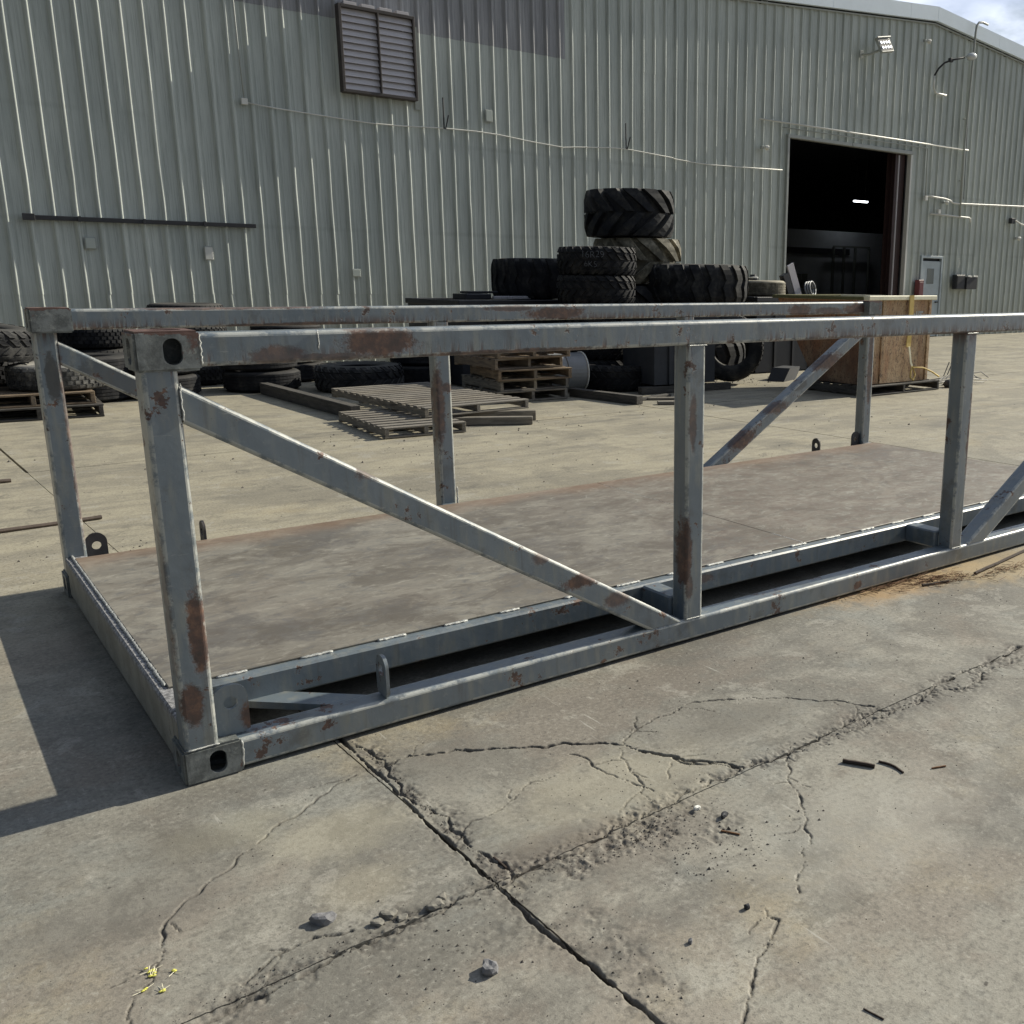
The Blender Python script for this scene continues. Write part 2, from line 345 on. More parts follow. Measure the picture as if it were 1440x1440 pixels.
M_rustbar = plain('rusty_bar', (.11, .085, .07), .8, 0, .5, 14, .4)
M_drum = plain('grey_drum', (.22, .23, .24), .5, .2, .3, 6, .2)
def lamp_mat(name, c, s):
    m_, t, b = mat(name); b.inputs['Base Color'].default_value = (.7, .7, .7, 1); b.inputs['Emission Color'].default_value = (*c, 1); b.inputs['Emission Strength'].default_value = s; return m_
M_led = lamp_mat('led_lens', (.9, .95, 1), .8); M_fl = lamp_mat('tube_lens', (.9, .95, 1), 6)
def bin_mat():
    m_, t, b = mat('chipped_ochre_bin'); n = N(t)
    z = t.nodes.new('ShaderNodeSeparateXYZ'); t.links.new(n.tc, z.inputs[0])
    f = n.noise(3, 7, .7); c = n.mix(n.sm(f, .35, .65), (.36, .235, .13), (.53, .385, .235))
    c = n.mix(n.m('MULTIPLY', n.sm(n.noise(2.2, 5, .6, n.scale((3, 3, .6))), .45, .65), .6), c, (.36, .19, .10))
    lf = n.sm(n.m('ADD', z.outputs['X'], n.m('MULTIPLY', f, .04)), .06, .0)      # the end plate is rusted through its paint
    rc = n.ramp(n.m('ADD', n.m('MULTIPLY', n.noise(2.6, 7, .7), .6), n.m('MULTIPLY', z.outputs['Z'], .42)), [(.35, (.05, .03, .026)), (.55, (.14, .06, .036)), (.8, (.40, .16, .06))])
    c = n.mix(lf, c, rc)
    v = n.scale((14, 14, 4)); sc_ = n.sm(n.noise(1.6, 7, .8, v, dist=1.5), .545, .585)
    c = n.mix(n.m('MULTIPLY', sc_, .85), c, (.07, .045, .035))
    v2 = n.sm(n.noise(34, 6, .75), .56, .60); c = n.mix(n.m('MULTIPLY', v2, .8), c, (.06, .04, .03))
    t.links.new(c, b.inputs['Base Color']); b.inputs['Roughness'].default_value = .75
    t.links.new(n.bump(n.noise(9, 6, .7), .5, .01), b.inputs['Normal']); return m_
M_bin = bin_mat()
def concrete():
    m_, t, b = mat('yard_concrete'); n = N(t)
    v = n.scale((1, 1, 1)); s1 = n.noise(.42, 6, .6, dist=.6); s2 = n.noise(1.7, 7, .66, dist=.5); s3 = n.noise(7, 8, .7); s4 = n.noise(60, 5, .7); s5 = n.noise(260, 3, .7)
    c = n.mix(n.sm(s1, .35, .65), (.22, .212, .185), (.33, .315, .27))
    z = t.nodes.new('ShaderNodeSeparateXYZ'); t.links.new(n.tc, z.inputs[0])
    # the slabs towards the building are coated in pale yellowish dust
    far = n.sm(n.m('ADD', z.outputs['Y'], n.m('MULTIPLY', s1, 2.5)), 1.6, 5.0)
    c = n.mix(n.m('MULTIPLY', far, .8), c, n.mix(n.sm(s2, .35, .65), (.30, .27, .20), (.47, .43, .315)))
    c = n.mix(n.m('MULTIPLY', n.sm(s2, .5, .66), .65), c, (.165, .155, .135))
    c = n.mix(n.m('MULTIPLY', n.sm(s2, .45, .3), .4), c, (.36, .34, .29))
    c = n.mix(n.m('MULTIPLY', n.sm(s3, .5, .68), .55), c, (.14, .132, .115))
    c = n.mix(n.m('MULTIPLY', n.rand(), .22), c, (.20, .192, .17))
    b1 = n.noise(.75, 7, .7, dist=1.0); c = n.mix(n.m('MULTIPLY', n.sm(b1, .49, .6), .6), c, (.135, .13, .115))
    w1 = n.noise(.9, 5, .6, n.scale((.35, 3.2, 1), rot=(0, 0, R(9)))); c = n.mix(n.m('MULTIPLY', n.sm(w1, .54, .66), .42), c, (.15, .142, .125))
    c = n.mix(n.m('MULTIPLY', far, .30), c, (.43, .39, .29))
    b2 = n.noise(.55, 7, .72, n.scale((.8, 1.6, 1), (4, 2, 0)), dist=.8); c = n.mix(n.m('MULTIPLY', n.m('MULTIPLY', n.sm(b2, .48, .6), far), .5), c, (.20, .185, .15))
    w2 = n.noise(1.6, 6, .65, n.scale((.3, 4.5, 1), (1, 9, 0), rot=(0, 0, R(4)))); c = n.mix(n.m('MULTIPLY', n.m('MULTIPLY', n.sm(w2, .53, .62), far), .4), c, (.21, .195, .16))
    hb = n.noise(1.35, 6, .68, n.scale((1, 1, 1), (11, 5, 0))); nf = n.m('SUBTRACT', 1, far); c = n.mix(n.m('MULTIPLY', n.m('MULTIPLY', n.sm(hb, .5, .6), nf), .38), c, (.225, .185, .15)); c = n.mix(n.m('MULTIPLY', n.m('MULTIPLY', n.sm(hb, .46, .36), nf), .35), c, (.25, .265, .25))
    sp_ = n.noise(2.6, 9, .76, n.scale((1, 1, 1), (2, 8, 0)), dist=.3); c = n.mix(n.m('MULTIPLY', n.sm(sp_, .57, .60), .4), c, (.40, .385, .34)); c = n.mix(n.m('MULTIPLY', n.sm(sp_, .42, .39), .45), c, (.125, .118, .10))
    # ochre dust
    o = n.noise(1.1, 6, .7, n.scale((1, 1, 1), (7, 3, 0))); c = n.mix(n.m('MULTIPLY', n.sm(o, .55, .75), .5), c, (.36, .30, .19))
    # tyre-dragged long smudges and grease
    g = n.noise(1.3, 6, .65, n.scale((.5, 1.7, 1), rot=(0, 0, R(-12)))); c = n.mix(n.m('MULTIPLY', n.sm(g, .52, .68), .5), c, (.12, .115, .105))
    c = n.mix(n.m('MULTIPLY', n.sm(s4, .5, .64), .48), c, (.105, .10, .09)); c = n.mix(n.m('MULTIPLY', n.sm(s4, .46, .32), .35), c, (.46, .45, .40))
    c = n.mix(n.m('MULTIPLY', n.sm(s5, .53, .66), .42), c, (.09, .085, .075))
    # pale scrapes
    sc1 = n.noise(3.2, 4, .6, n.scale((14, 1.1, 1), rot=(0, 0, R(28)))); sc2 = n.noise(2.2, 3, .5)
    c = n.mix(n.m('MULTIPLY', n.m('MULTIPLY', n.sm(sc1, .64, .70), n.sm(sc2, .54, .62)), .6), c, (.45, .44, .40))
    sc3 = n.noise(4.5, 4, .6, n.scale((1.0, 17, 1), rot=(0, 0, R(-17)))); c = n.mix(n.m('MULTIPLY', n.m('MULTIPLY', n.sm(sc3, .66, .71), n.sm(sc2, .46, .38)), .5), c, (.45, .44, .40))
    # dark pock marks
    vo = t.nodes.new('ShaderNodeTexVoronoi'); vo.inputs['Scale'].default_value = 16; t.links.new(n.tc, vo.inputs['Vector'])
    pk = n.m('MULTIPLY', n.sm(vo.outputs['Distance'], .10, .05), n.sm(n.noise(1.9, 3), .5, .58)); c = n.mix(n.m('MULTIPLY', pk, .8), c, (.05, .045, .04))
    # soil lodged in cracks and broken areas, rust wash by the needles
    c = n.mix(n.m('MULTIPLY', n.attr('soil'), .92), c, (.035, .031, .027))
    rub = n.attr('rubble'); c = n.mix(n.m('MULTIPLY', rub, n.sm(n.noise(90, 5, .75), .4, .6)), c, (.16, .148, .13))
    for cc, r_, colr, s in (((3.55, -.02, 0), (.75, .2, 1), (.36, .24, .12), .8), ((.98, -1.12, 0), (.34, .22, 1), (.14, .118, .098), .45), ((1.1, -.85, 0), (.5, .3, 1), (.36, .33, .25), .4), ((.75, -1.0, 0), (.3, .1, 1), (.12, .1, .085), .5), ((4.3, -.15, 0), (.7, .3, 1), (.38, .29, .16), .7), ((.28, -.55, 0), (.28, .16, 1), (.40, .37, .28), .35), ((.25, -.85, 0), (.16, .14, 1), (.38, .34, .25), .3), ((.05, -.35, 0), (.25, .12, 1), (.40, .38, .29), .3), ((-.1, -.35, 0), (.18, .2, 1), (.11, .10, .085), .5), ((1.75, -.72, 0), (.35, .16, 1), (.13, .122, .105), .55), ((.75, -.35, 0), (.3, .25, 1), (.14, .132, .115), .45), ((-.3, -.6, 0), (.35, .18, 1), (.14, .133, .12), .5), ((1.6, -1.5, 0), (.6, .3, 1), (.37, .36, .32), .4)):
        d = n.m('ADD', n.dist(cc, r_), n.m('MULTIPLY', n.m('SUBTRACT', s3, .5), 1.6)); c = n.mix(n.m('MULTIPLY', n.sm(d, 1.1, .3), s), c, colr)
    t.links.new(c, b.inputs['Base Color']); t.links.new(n.m('ADD', n.m('MULTIPLY', s3, .3), .55), b.inputs['Roughness'])
    h = n.m('ADD', n.m('MULTIPLY', s4, .5), n.m('ADD', n.m('MULTIPLY', s5, .28), n.m('MULTIPLY', s3, .9)))
    t.links.new(n.bump(h, .55, .0045), b.inputs['Normal']); b.inputs['Specular IOR Level'].default_value = .25
    return m_
M_conc = concrete()
M_dirt = plain('packed_dirt', (.07, .06, .05), .95, 0, .3, 3, .3)

# ------------------------------------------------------------------ ground: cracked slabs
def vnoise(x, y, seed, sc):
    rs = np.random.RandomState(seed); Lt = rs.rand(256, 256); x = x*sc+1000; y = y*sc+1000
    xi = np.floor(x).astype(int); yi = np.floor(y).astype(int); fx = x-xi; fy = y-yi
    fx = fx*fx*(3-2*fx); fy = fy*fy*(3-2*fy); a = Lt[xi % 256, yi % 256]; b = Lt[(xi+1) % 256, yi % 256]; c = Lt[xi % 256, (yi+1) % 256]; d = Lt[(xi+1) % 256, (yi+1) % 256]
    return (a*(1-fx)+b*fx)*(1-fy)+(c*(1-fx)+d*fx)*fy-.5
def fbm(x, y, seed, sc, o=4):
    return sum(vnoise(x, y, seed+i, sc*2**i)/2**i for i in range(o))
JY = [(.511, .35), (.511, -.005), (.513, -.224), (.517, -.446), (.511, -.67), (.519, -.84), (.521, -.988), (.524, -1.085), (.526, -1.23), (.529, -1.364), (.546, -1.497), (.552, -1.606), (.559, -1.678), (.575, -2.3)]
JY2 = [(.534, -.044), (.554, -.153), (.545, -.382), (.551, -.582), (.557, -.765), (.57, -.917), (.574, -1.072)]
JX = [(4.6, -.90), (3.269, -.955), (2.898, -.983), (2.48, -1.003), (2.193, -.988), (1.971, -1.007), (1.708, -1.012), (1.493, -1.007), (1.313, -1.015), (1.159, -1.024), (1.034, -1.042), (.839, -1.06), (.67, -1.063), (.528, -1.077), (.41, -1.062), (.319, -1.084), (.239, -1.093), (.131, -1.091), (.023, -1.103), (-.138, -1.108), (-.217, -1.128), (-1.3, -1.15)]
JX2 = [(4.5, -.96), (3.176, -1.013), (2.817, -1.038), (2.577, -1.035), (2.258, -1.039), (2.155, -1.038), (1.97, -1.043), (1.897, -1.022)]
CR = [  # polyline, half width, depth, strength
    (JX, .0045, .010, .8), (JX2, .003, .008, .8), (JY2, .0035, .009, .9), (JY, .0042, .013, .9),
    ([(.532, -.238), (.649, -.228), (.795, -.283), (.915, -.37), (1.037, -.453), (1.167, -.527), (1.278, -.621), (1.296, -.69), (1.352, -.78), (1.422, -.887), (1.5, -.999)], .0045, .014, 1),
    ([(1.363, -.789), (1.358, -.85), (1.431, -.913), (1.484, -.999)], .003, .009, .9),
    ([(1.278, -.621), (1.358, -.564), (1.491, -.518), (1.642, -.501), (1.789, -.541), (1.913, -.612), (2.036, -.726), (2.154, -.843), (2.219, -.96)], .0028, .008, .9),
    ([(1.675, -1.034), (1.603, -1.123), (1.548, -1.171), (1.51, -1.256), (1.435, -1.359), (1.358, -1.447), (1.238, -1.534), (1.148, -1.608)], .0021, .006, .85),
    ([(1.026, -1.601), (1.011, -1.634), (1.023, -1.654), (.965, -1.687), (.917, -1.717), (.852, -1.747), (.798, -1.795), (.756, -1.821), (.60, -1.9)], .0021, .006, .85),
    ([(.454, -.251), (.258, -.352), (.09, -.459), (-.043, -.562), (-.084, -.583), (-.192, -.679), (-.224, -.759), (-.243, -.828), (-.263, -.868), (-.318, -.936), (-.348, -1.024), (-.4, -1.15)], .0021, .006, .85),
    ([(1.087, -.559), (1.112, -.738), (1.166, -.94)], .0021, .006, .85), ([(.57, -.785), (.714, -.737), (.828, -.691), (.881, -.646)], .0024, .005, .6),
    ([(.15, -1.02), (.063, -.987), (-.009, -.997), (-.065, -1.017), (-.121, -1.049)], .003, .008, .8),
    ([(1.25, -.63), (1.2, -.75), (1.17, -.85), (1.12, -.93)], .0022, .005, .6)]
def jag(P, rs, it=4, amp=.16):
    P = [np.array(p, float) for p in P]
    for k in range(it):
        Q = [P[0]]
        for a, b in zip(P[:-1], P[1:]):
            d = b-a; ln = np.hypot(*d)
            if ln > .012: Q.append((a+b)/2+np.array([-d[1], d[0]])*(rs.rand()-.5)*amp*(1 if ln < .3 else .15))
            Q.append(b)
        P = Q
    return P
def ground_field(x, y):
    rs = np.random.RandomState(5)
    h = .004*fbm(x, y, 11, .9, 2)+.0012*fbm(x, y, 21, 7, 2); soil = np.zeros_like(x); rub = np.zeros_like(x)
    n1 = fbm(x, y, 31, 45, 3); n2 = fbm(x, y, 41, 18, 3)
    near = (x > -2) & (x < 5) & (y > -2.6) & (y < .6); idx = np.nonzero(near)[0]
    X = x[idx]; Y = y[idx]; H = np.zeros(len(idx)); S = np.zeros(len(idx)); RB = np.zeros(len(idx))
    rb = np.random.RandomState(77); extra = []
    for (P, wd, dp, st) in CR[4:]:
        for a, b in zip(P[:-1], P[1:]):
            for _ in range(2):
                if rb.rand() < .28:
                    f = rb.rand(); an = math.atan2(b[1]-a[1], b[0]-a[0])+rb.choice([-1, 1])*rb.uniform(.5, 1.2); l_ = rb.uniform(.03, .14); p = (a[0]+(b[0]-a[0])*f, a[1]+(b[1]-a[1])*f)
                    extra.append(([p, (p[0]+l_*math.cos(an), p[1]+l_*math.sin(an))], .0014, .004, .7))
    for ci, (P, wd, dp, st) in enumerate(CR+extra):
        P = jag(P, rs, 4, .05 if P is JY else .30); D = np.full(len(idx), 9.)
        for a, b in zip(P[:-1], P[1:]):
            pad = .10; lo = np.minimum(a, b)-pad; hi = np.maximum(a, b)+pad
            s = np.nonzero((X > lo[0]) & (X < hi[0]) & (Y > lo[1]) & (Y < hi[1]))[0]
            if not len(s): continue
            ab = b-a; t_ = np.clip(((X[s]-a[0])*ab[0]+(Y[s]-a[1])*ab[1])/max(ab@ab, 1e-9), 0, 1)
            D[s] = np.minimum(D[s], np.hypot(X[s]-a[0]-t_*ab[0], Y[s]-a[1]-t_*ab[1]))
        wv = wd*(1+1.8*n2[idx]+1.3*n1[idx])
        wv = np.clip(wv, wd*.25, wd*3); k = np.exp(-(D/wv)**4)
        H = np.minimum(H, -dp*k); S = np.maximum(S, np.exp(-(D/(wv*1.35))**4)*st)
        if ci < 4:  # crumbled concrete along the joints
            kk = np.exp(-(D/.045)**2)*np.clip((n2[idx]+.12)*5, 0, 1); RB = np.maximum(RB, kk*(.9 if ci != 3 else .6))
    # spalled strip between the joint and its twin crack
    strip = np.clip(1-np.abs(X-.546-.006*np.sin(Y*9))/.026, 0, 1)*(Y < 0)*(Y > -1.1)
    RB = np.maximum(RB, np.clip(strip*2, 0, 1)*np.clip(.75+n2[idx]*2, 0, 1))
    for cx, cy, rx, ry, s in ((.98, -1.1, .22, .12, 1), (.80, -1.12, .26, .07, 1), (1.12, -1.22, .16, .1, .5), (.62, -1.05, .14, .06, 1), (.64, -1.5, .05, .25, .5), (.30, -1.05, .12, .03, 1), (-.1, -1.06, .16, .03, .8), (.45, -1.25, .1, .06, .3), (1.9, -1.02, .3, .05, .6)):
        d = np.hypot((X-cx)/rx, (Y-cy)/ry)+n2[idx]*1.3; RB = np.maximum(RB, np.clip(1.25-d, 0, 1)*s)
    H += RB*(-.003+n1[idx]*.006+fbm(X, Y, 51, 85, 2)*.006); S = np.maximum(S, RB*np.clip(-n1[idx]*5-.1, 0, .9))
    h[idx] += H; soil[idx] = S; rub[idx] = RB
    return h, soil, rub
def gz(x, y):
    if not (-1.3 < x < 4.5 and -2.4 < y < .5): return 0.
    return float(ground_field(np.array([x]), np.array([y]))[0][0])
PHI = .04; A_ = np.array([math.cos(PHI), math.sin(PHI)]); B_ = np.array([-math.sin(PHI), math.cos(PHI)]); O_ = np.array([.531, -1.065])
ground = link('ground', MB().box(-160, 260, -160, 200, -.4, -.03).mesh('ground'), M_dirt, kind='structure')
def lines(a, b, fine):
    g = .0025; a += g; b -= g; out = [a]
    while out[-1] < b-1e-6:
        p = out[-1]; st = 1.2
        for lo, hi, s in fine:
            if lo <= p+1e-9 < hi: st = s; break
        else:
            nxt = [lo for lo, hi, s in fine if lo > p]
            if nxt: st = min(st, max(nxt[0]-p, .0005))
        out.append(min(p+st, b))
    out = [out[0]]+[v for v in out[1:]]
    return np.array(out)
SU, SV = 6.8, 7.4
for i in range(-5, 10):
    for j in range(-3, 3):
        u0, v0 = i*SU, j*SV; v1 = v0+SV
        hero = i in (-1, 0) and j in (-1, 0)
        if j == 2: v1 = v0+1.35
        if hero:
            fu = [(-1.6, -1.15, .03), (-1.15, 2.4, .0039), (2.4, 3.4, .009), (3.4, 4.6, .02)]; fv = [(-1.35, -1.05, .01), (-1.05, 1.0, .0039), (1.0, 1.3, .012)]
            U = lines(u0, u0+SU, fu); V = lines(v0, v1, fv)
        else:
            U = np.linspace(u0+.010, u0+SU-.010, 12); V = np.linspace(v0+.010, v1-.010, 12)
        nu, nv = len(U), len(V); gu, gv = np.meshgrid(U, V, indexing='ij')
        x = O_[0]+gu*A_[0]+gv*B_[0]; y = O_[1]+gu*A_[1]+gv*B_[1]; x = x.ravel(); y = y.ravel()
        if y.min() < 15.2 and y.max() > 14.88: pass
        if hero: z, soil, rub = ground_field(x, y)
        else: z = .006*fbm(x, y, 11, .9, 2); soil = rub = np.zeros_like(x)
        # skirt
        ii = np.arange(nu*nv).reshape(nu, nv); ring = np.concatenate([ii[:, 0], ii[-1, 1:], ii[-2::-1, -1], ii[0, -2:0:-1]]); nr = len(ring)
        co = np.concatenate([np.stack([x, y, z], 1), np.stack([x[ring], y[ring], np.full(nr, -.09)], 1)])
        q = np.stack([ii[:-1, :-1].ravel(), ii[1:, :-1].ravel(), ii[1:, 1:].ravel(), ii[:-1, 1:].ravel()], 1)
        tp = nu*nv+nr+np.arange(nr); co = np.concatenate([co, co[ring]]); sk = nu*nv+np.arange(nr); q2 = np.stack([tp, sk, np.roll(sk, -1), np.roll(tp, -1)], 1); q = np.concatenate([q, q2])
        me = bpy.data.meshes.new('concrete_slab'); me.vertices.add(len(co)); me.vertices.foreach_set('co', co.ravel())
        me.loops.add(q.size); me.loops.foreach_set('vertex_index', q.ravel().astype(np.int32)); me.polygons.add(len(q))
        me.polygons.foreach_set('loop_start', np.arange(0, q.size, 4, dtype=np.int32)); me.polygons.foreach_set('loop_total', np.full(len(q), 4, np.int32))
        me.update(calc_edges=True)
        if hero:
            me.polygons.foreach_set('use_smooth', [True]*len(q))
            for nm, arr in (('soil', soil), ('rubble', rub)):
                at = me.attributes.new(nm, 'FLOAT', 'POINT'); at.data.foreach_set('value', np.concatenate([arr, arr[ring]*0+.8, arr[ring]]).astype(np.float32))
        link('concrete_slab', me, M_conc, ground)

# ------------------------------------------------------------------ the steel frame (a bare rack with ISO corners)
FL, FW, FH = 6.211, 2.557, 1.439
frame = empty('steel_rack', label='long blue grey steel rack with rusty patches and flat deck lying in the yard', cat='steel rack')
def tube_between(p0, p1, wd=.1, r=.014, name='rail', mat_=None, cut0=None, cut1=None, upv=Vector((0, 0, 1)), **k):
    p0 = Vector(p0); p1 = Vector(p1); t = (p1-p0).normalized(); side = t.cross(upv).normalized(); u = side.cross(t); V = []
    prof = rounded(wd, wd, r, 4); n = len(prof); nseg = max(1, int((p1-p0).length/.25))
    for i in range(nseg+1):
        c = p0.lerp(p1, i/nseg)
        for a, b in prof:
            p = c+side*a+u*b
            if i == 0 and cut0: p = p+t*((cut0[0]-p[cut0[1]])/t[cut0[1]])
            if i == nseg and cut1: p = p+t*((cut1[0]-p[cut1[1]])/t[cut1[1]])
            V.append(p)
    mb = MB(); F = [(i*n+j, i*n+(j+1) % n, (i+1)*n+(j+1) % n, (i+1)*n+j) for i in range(nseg) for j in range(n)]
    F += [tuple(range(n-1, -1, -1)), tuple(nseg*n+j for j in range(n))]
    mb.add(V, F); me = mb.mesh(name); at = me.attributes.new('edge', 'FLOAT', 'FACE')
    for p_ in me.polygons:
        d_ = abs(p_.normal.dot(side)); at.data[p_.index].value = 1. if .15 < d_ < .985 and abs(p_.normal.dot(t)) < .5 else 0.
    return link(name, me, mat_, frame, **k)
cl, cdp, ch = .178, .162, .118
def casting_mesh():
    bm = bmesh.new(); bmesh.ops.create_cube(bm, size=1)
    for q in bm.verts: q.co = Vector(((q.co.x+.5)*cl, (q.co.y+.5)*cdp, (q.co.z+.5)*ch))
    bmesh.ops.bevel(bm, geom=list(bm.edges), offset=.007, segments=2, affect='EDGES')
    me = bpy.data.meshes.new('c'); bm.to_mesh(me); bm.free(); o = bpy.data.objects.new('tmp', me); col.objects.link(o)
    cut = [MB().box(.016, cl-.014, .016, cdp-.014, .014, ch-.014), MB().prism(rounded(.052, .078, .0255, 6, .102, .058), -.02, .05, 'y'),
           MB().prism(rounded(.050, .078, .0245, 6, .075, .058), -.02, .05, 'x'), MB().prism(rounded(.10, .06, .029, 6, .095, .08), ch-.05, ch+.02, 'z')]
    tmp = []
    for c in cut:
        co = link('tmpc', c.mesh('tmpc'), None); tmp.append(co); md = o.modifiers.new('b', 'BOOLEAN'); md.object = co; md.operation = 'DIFFERENCE'; md.solver = 'EXACT'
    dg = bpy.context.evaluated_depsgraph_get(); res = bpy.data.meshes.new_from_object(o.evaluated_get(dg))
    for t_ in tmp+[o]: bpy.data.objects.remove(t_)
    return res
C0 = casting_mesh()
for fx in (0, 1):
    for fy in (0, 1):
        for fz in (0, 1):
            me = C0.copy(); me.name = 'corner_casting'
            T = Matrix.Translation((FL if fx else 0, FW if fy else 0, FH if fz else 0))@Matrix.Diagonal((-1 if fx else 1, -1 if fy else 1, 1, 1))
            if fz: T = Matrix.Translation((FL if fx else 0, FW if fy else 0, FH-ch))@Matrix.Diagonal((-1 if fx else 1, -1 if fy else 1, 1, 1))
            else: T = Matrix.Translation((FL if fx else 0, FW if fy else 0, ch))@Matrix.Diagonal((-1 if fx else 1, -1 if fy else 1, -1, 1))
            me.transform(T)
            if (fx+fy+(0 if fz else 1)) % 2: me.flip_normals()
            set_sharp(me, 30); link('corner_casting', me, M_cast, frame)
PX = [.062, 2.12, 4.09, FL-.062]
ny, fy_ = .058, FW-.058
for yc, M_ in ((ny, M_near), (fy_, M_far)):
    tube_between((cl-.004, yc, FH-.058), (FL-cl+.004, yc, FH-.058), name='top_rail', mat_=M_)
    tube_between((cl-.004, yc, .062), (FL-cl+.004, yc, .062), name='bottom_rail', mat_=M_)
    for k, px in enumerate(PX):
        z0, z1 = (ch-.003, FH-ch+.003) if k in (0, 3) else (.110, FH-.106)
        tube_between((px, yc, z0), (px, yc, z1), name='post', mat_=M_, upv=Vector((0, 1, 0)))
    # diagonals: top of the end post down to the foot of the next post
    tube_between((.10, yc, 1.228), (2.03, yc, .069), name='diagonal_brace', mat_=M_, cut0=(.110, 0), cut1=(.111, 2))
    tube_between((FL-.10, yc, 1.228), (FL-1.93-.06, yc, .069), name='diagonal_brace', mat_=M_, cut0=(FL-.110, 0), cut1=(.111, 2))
# deck
DZ = .2
def beam(x0, x1, y0, y1, z0, z1, name, mt, b=.008):
    me = MB().rbox(x0, x1, y0, y1, z0, z1, b).mesh(name); return link(name, me, mt, frame)
beam(.107, FL-.107, .315, .415, .095, DZ, 'deck_beam', M_near); beam(.107, FL-.107, 2.30, 2.40, .095, DZ, 'deck_beam', M_far)
def end_mat():
    m_, t, b = mat('dusty_end_beam'); n = N(t)
    f = n.noise(6, 7, .7); c = n.mix(n.sm(f, .35, .65), (.20, .195, .165), (.30, .29, .25))
    z = t.nodes.new('ShaderNodeSeparateXYZ'); t.links.new(n.tc, z.inputs[0])
    tp = n.sm(n.m('ADD', z.outputs['Z'], n.m('MULTIPLY', n.m('SUBTRACT', f, .5), .07)), .165, .19)
    c = n.mix(tp, c, n.mix(n.sm(n.noise(50, 6, .75), .4, .6), (.12, .12, .125), (.36, .36, .37)))
    c = n.mix(n.m('MULTIPLY', n.sm(n.noise(20, 5, .7), .6, .68), .6), c, (.08, .07, .06))
    t.links.new(c, b.inputs['Base Color']); b.inputs['Roughness'].default_value = .6
    t.links.new(n.bump(n.noise(45, 5, .7), .6, .006), b.inputs['Normal']); return m_
M_end = end_mat()
for s in (0, 1):
    def X(a): return FL-a if s else a
    xa, xb = sorted((X(.011), X(.108)))
    mb = MB().rbox(xa, xb, cdp+.002, FW-cdp-.002, .016, DZ, .008)
    me = mb.mesh('end_beam'); link('end_beam', me, M_end, frame)
    for y0, y1 in ((.108, cdp+.004), (FW-cdp-.004, FW-.108)):
        beam(xa+.001, xb-.001, y0, y1, ch-.002, DZ-.002, 'end_beam_return', M_end, .005)
for xc in (2.105, 4.06):
    for y0, y1 in ((.104, .318), (2.396, FW-.104)):
        beam(xc-.05, xc+.05, y0, y1, .10, DZ-.001, 'cross_stub', M_near)
for xx in (1.1, 2.105, 3.08, 4.06, 5.1): beam(xx-.04, xx+.04, .41, 2.31, .10, DZ-.006, 'cross_member', M_dark)
# flat corner braces between rail and deck beam
for s in (1, -1):
    Mx = Matrix.Translation((FL if s < 0 else 0, 0, 0))@Matrix.Diagonal((s, 1, 1, 1))
    MB().prism([(.64, .100), (.50, .100), (.27, .32), (.41, .32)], .085, .111, 'z', Mx).build('corner_brace', M_near, frame)
    MB().prism([(.64, FW-.100), (.50, FW-.100), (.27, FW-.18), (.41, FW-.18)], .085, .111, 'z', Mx).build('corner_brace', M_far, frame)
# deck plates, butted at 3.2 m
for x0, x1 in ((.046, 3.2), (3.2012, FL-.046)):
    MB().rbox(x0, x1, .372, 2.375, DZ+.0005, DZ+.0095, .0025).build('deck_plate', M_deck, frame)
def bead(p0, p1, wdt=.009, name='weld_bead'):
    p0 = Vector(p0); p1 = Vector(p1); n = max(3, int((p1-p0).length/.008)); mb = MB(); P = []
    t = (p1-p0).normalized(); side = t.cross(Vector((0, 0, 1))); 
    if side.length < .1: side = Vector((1, 0, 0))
    V = []; prof = 6
    for i in range(n+1):
        c = p0.lerp(p1, i/n); r = wdt*(.65+.5*rnd.random())*(.5 if i in (0, n) else 1); off = side*(rnd.random()-.5)*.004
        for j in range(prof):
            a = 2*math.pi*j/prof; V.append(c+off+side*r*math.cos(a)+side.cross(t)*r*.7*math.sin(a))
    F = [(i*prof+j, i*prof+(j+1) % prof, (i+1)*prof+(j+1) % prof, (i+1)*prof+j) for i in range(n) for j in range(prof)]
    F += [tuple(range(prof-1, -1, -1)), tuple(n*prof+j for j in range(prof))]
    mb.add(V, F); return mb.build(name, M_gal, frame, smooth=True)
xw = .20
while xw < 5.9:
    bead((xw, .368, DZ+.003), (xw+.09+.05*rnd.random(), .368, DZ+.003)); xw += .25+.08*rnd.random()
xw = .3
while xw < 5.9:
    bead((xw, 2.379, DZ+.003), (xw+.1, 2.379, DZ+.003), .006); xw += .5
for yy in np.arange(.40, 2.3, .27): bead((.042, yy, DZ+.004), (.042, yy+.27, DZ+.004), .008)
bead((3.2, .38, DZ+.007), (3.2, .62, DZ+.007), .006); bead((3.2, 1.5, DZ+.007), (3.2, 2.3, DZ+.007), .004)
for yc in (ny, fy_):   # weld seams round the castings and at post feet
    sg = -1 if yc == ny else 1; yo = yc+sg*.051
    for xx in (cl+.001, FL-cl-.001):
        bead((xx, yo, FH-.012), (xx, yo, FH-.104), .0032); bead((xx, yo, .016), (xx, yo, .108), .0045)
    for px in (PX[1], PX[2]): bead((px-.05, yo, .113), (px+.05, yo, .113), .004); bead((px-.051, yo, FH-.109), (px+.051, yo, FH-.109), .004)
    for px in (PX[0], PX[3]): bead((px-.05, yo, ch+.001), (px+.05, yo, ch+.001), .0045)
bead((.112, .0065, 1.17), (.112, .0065, 1.285), .0028); bead((.53, .006, 1.37), (.53, .006, 1.43), .003)
beam(2.175, 2.26, 2.43, 2.50, .112, .128, 'foot_pad', M_end, .003); bead((2.172, 2.44, .13), (2.172, 2.44, .3), .006)
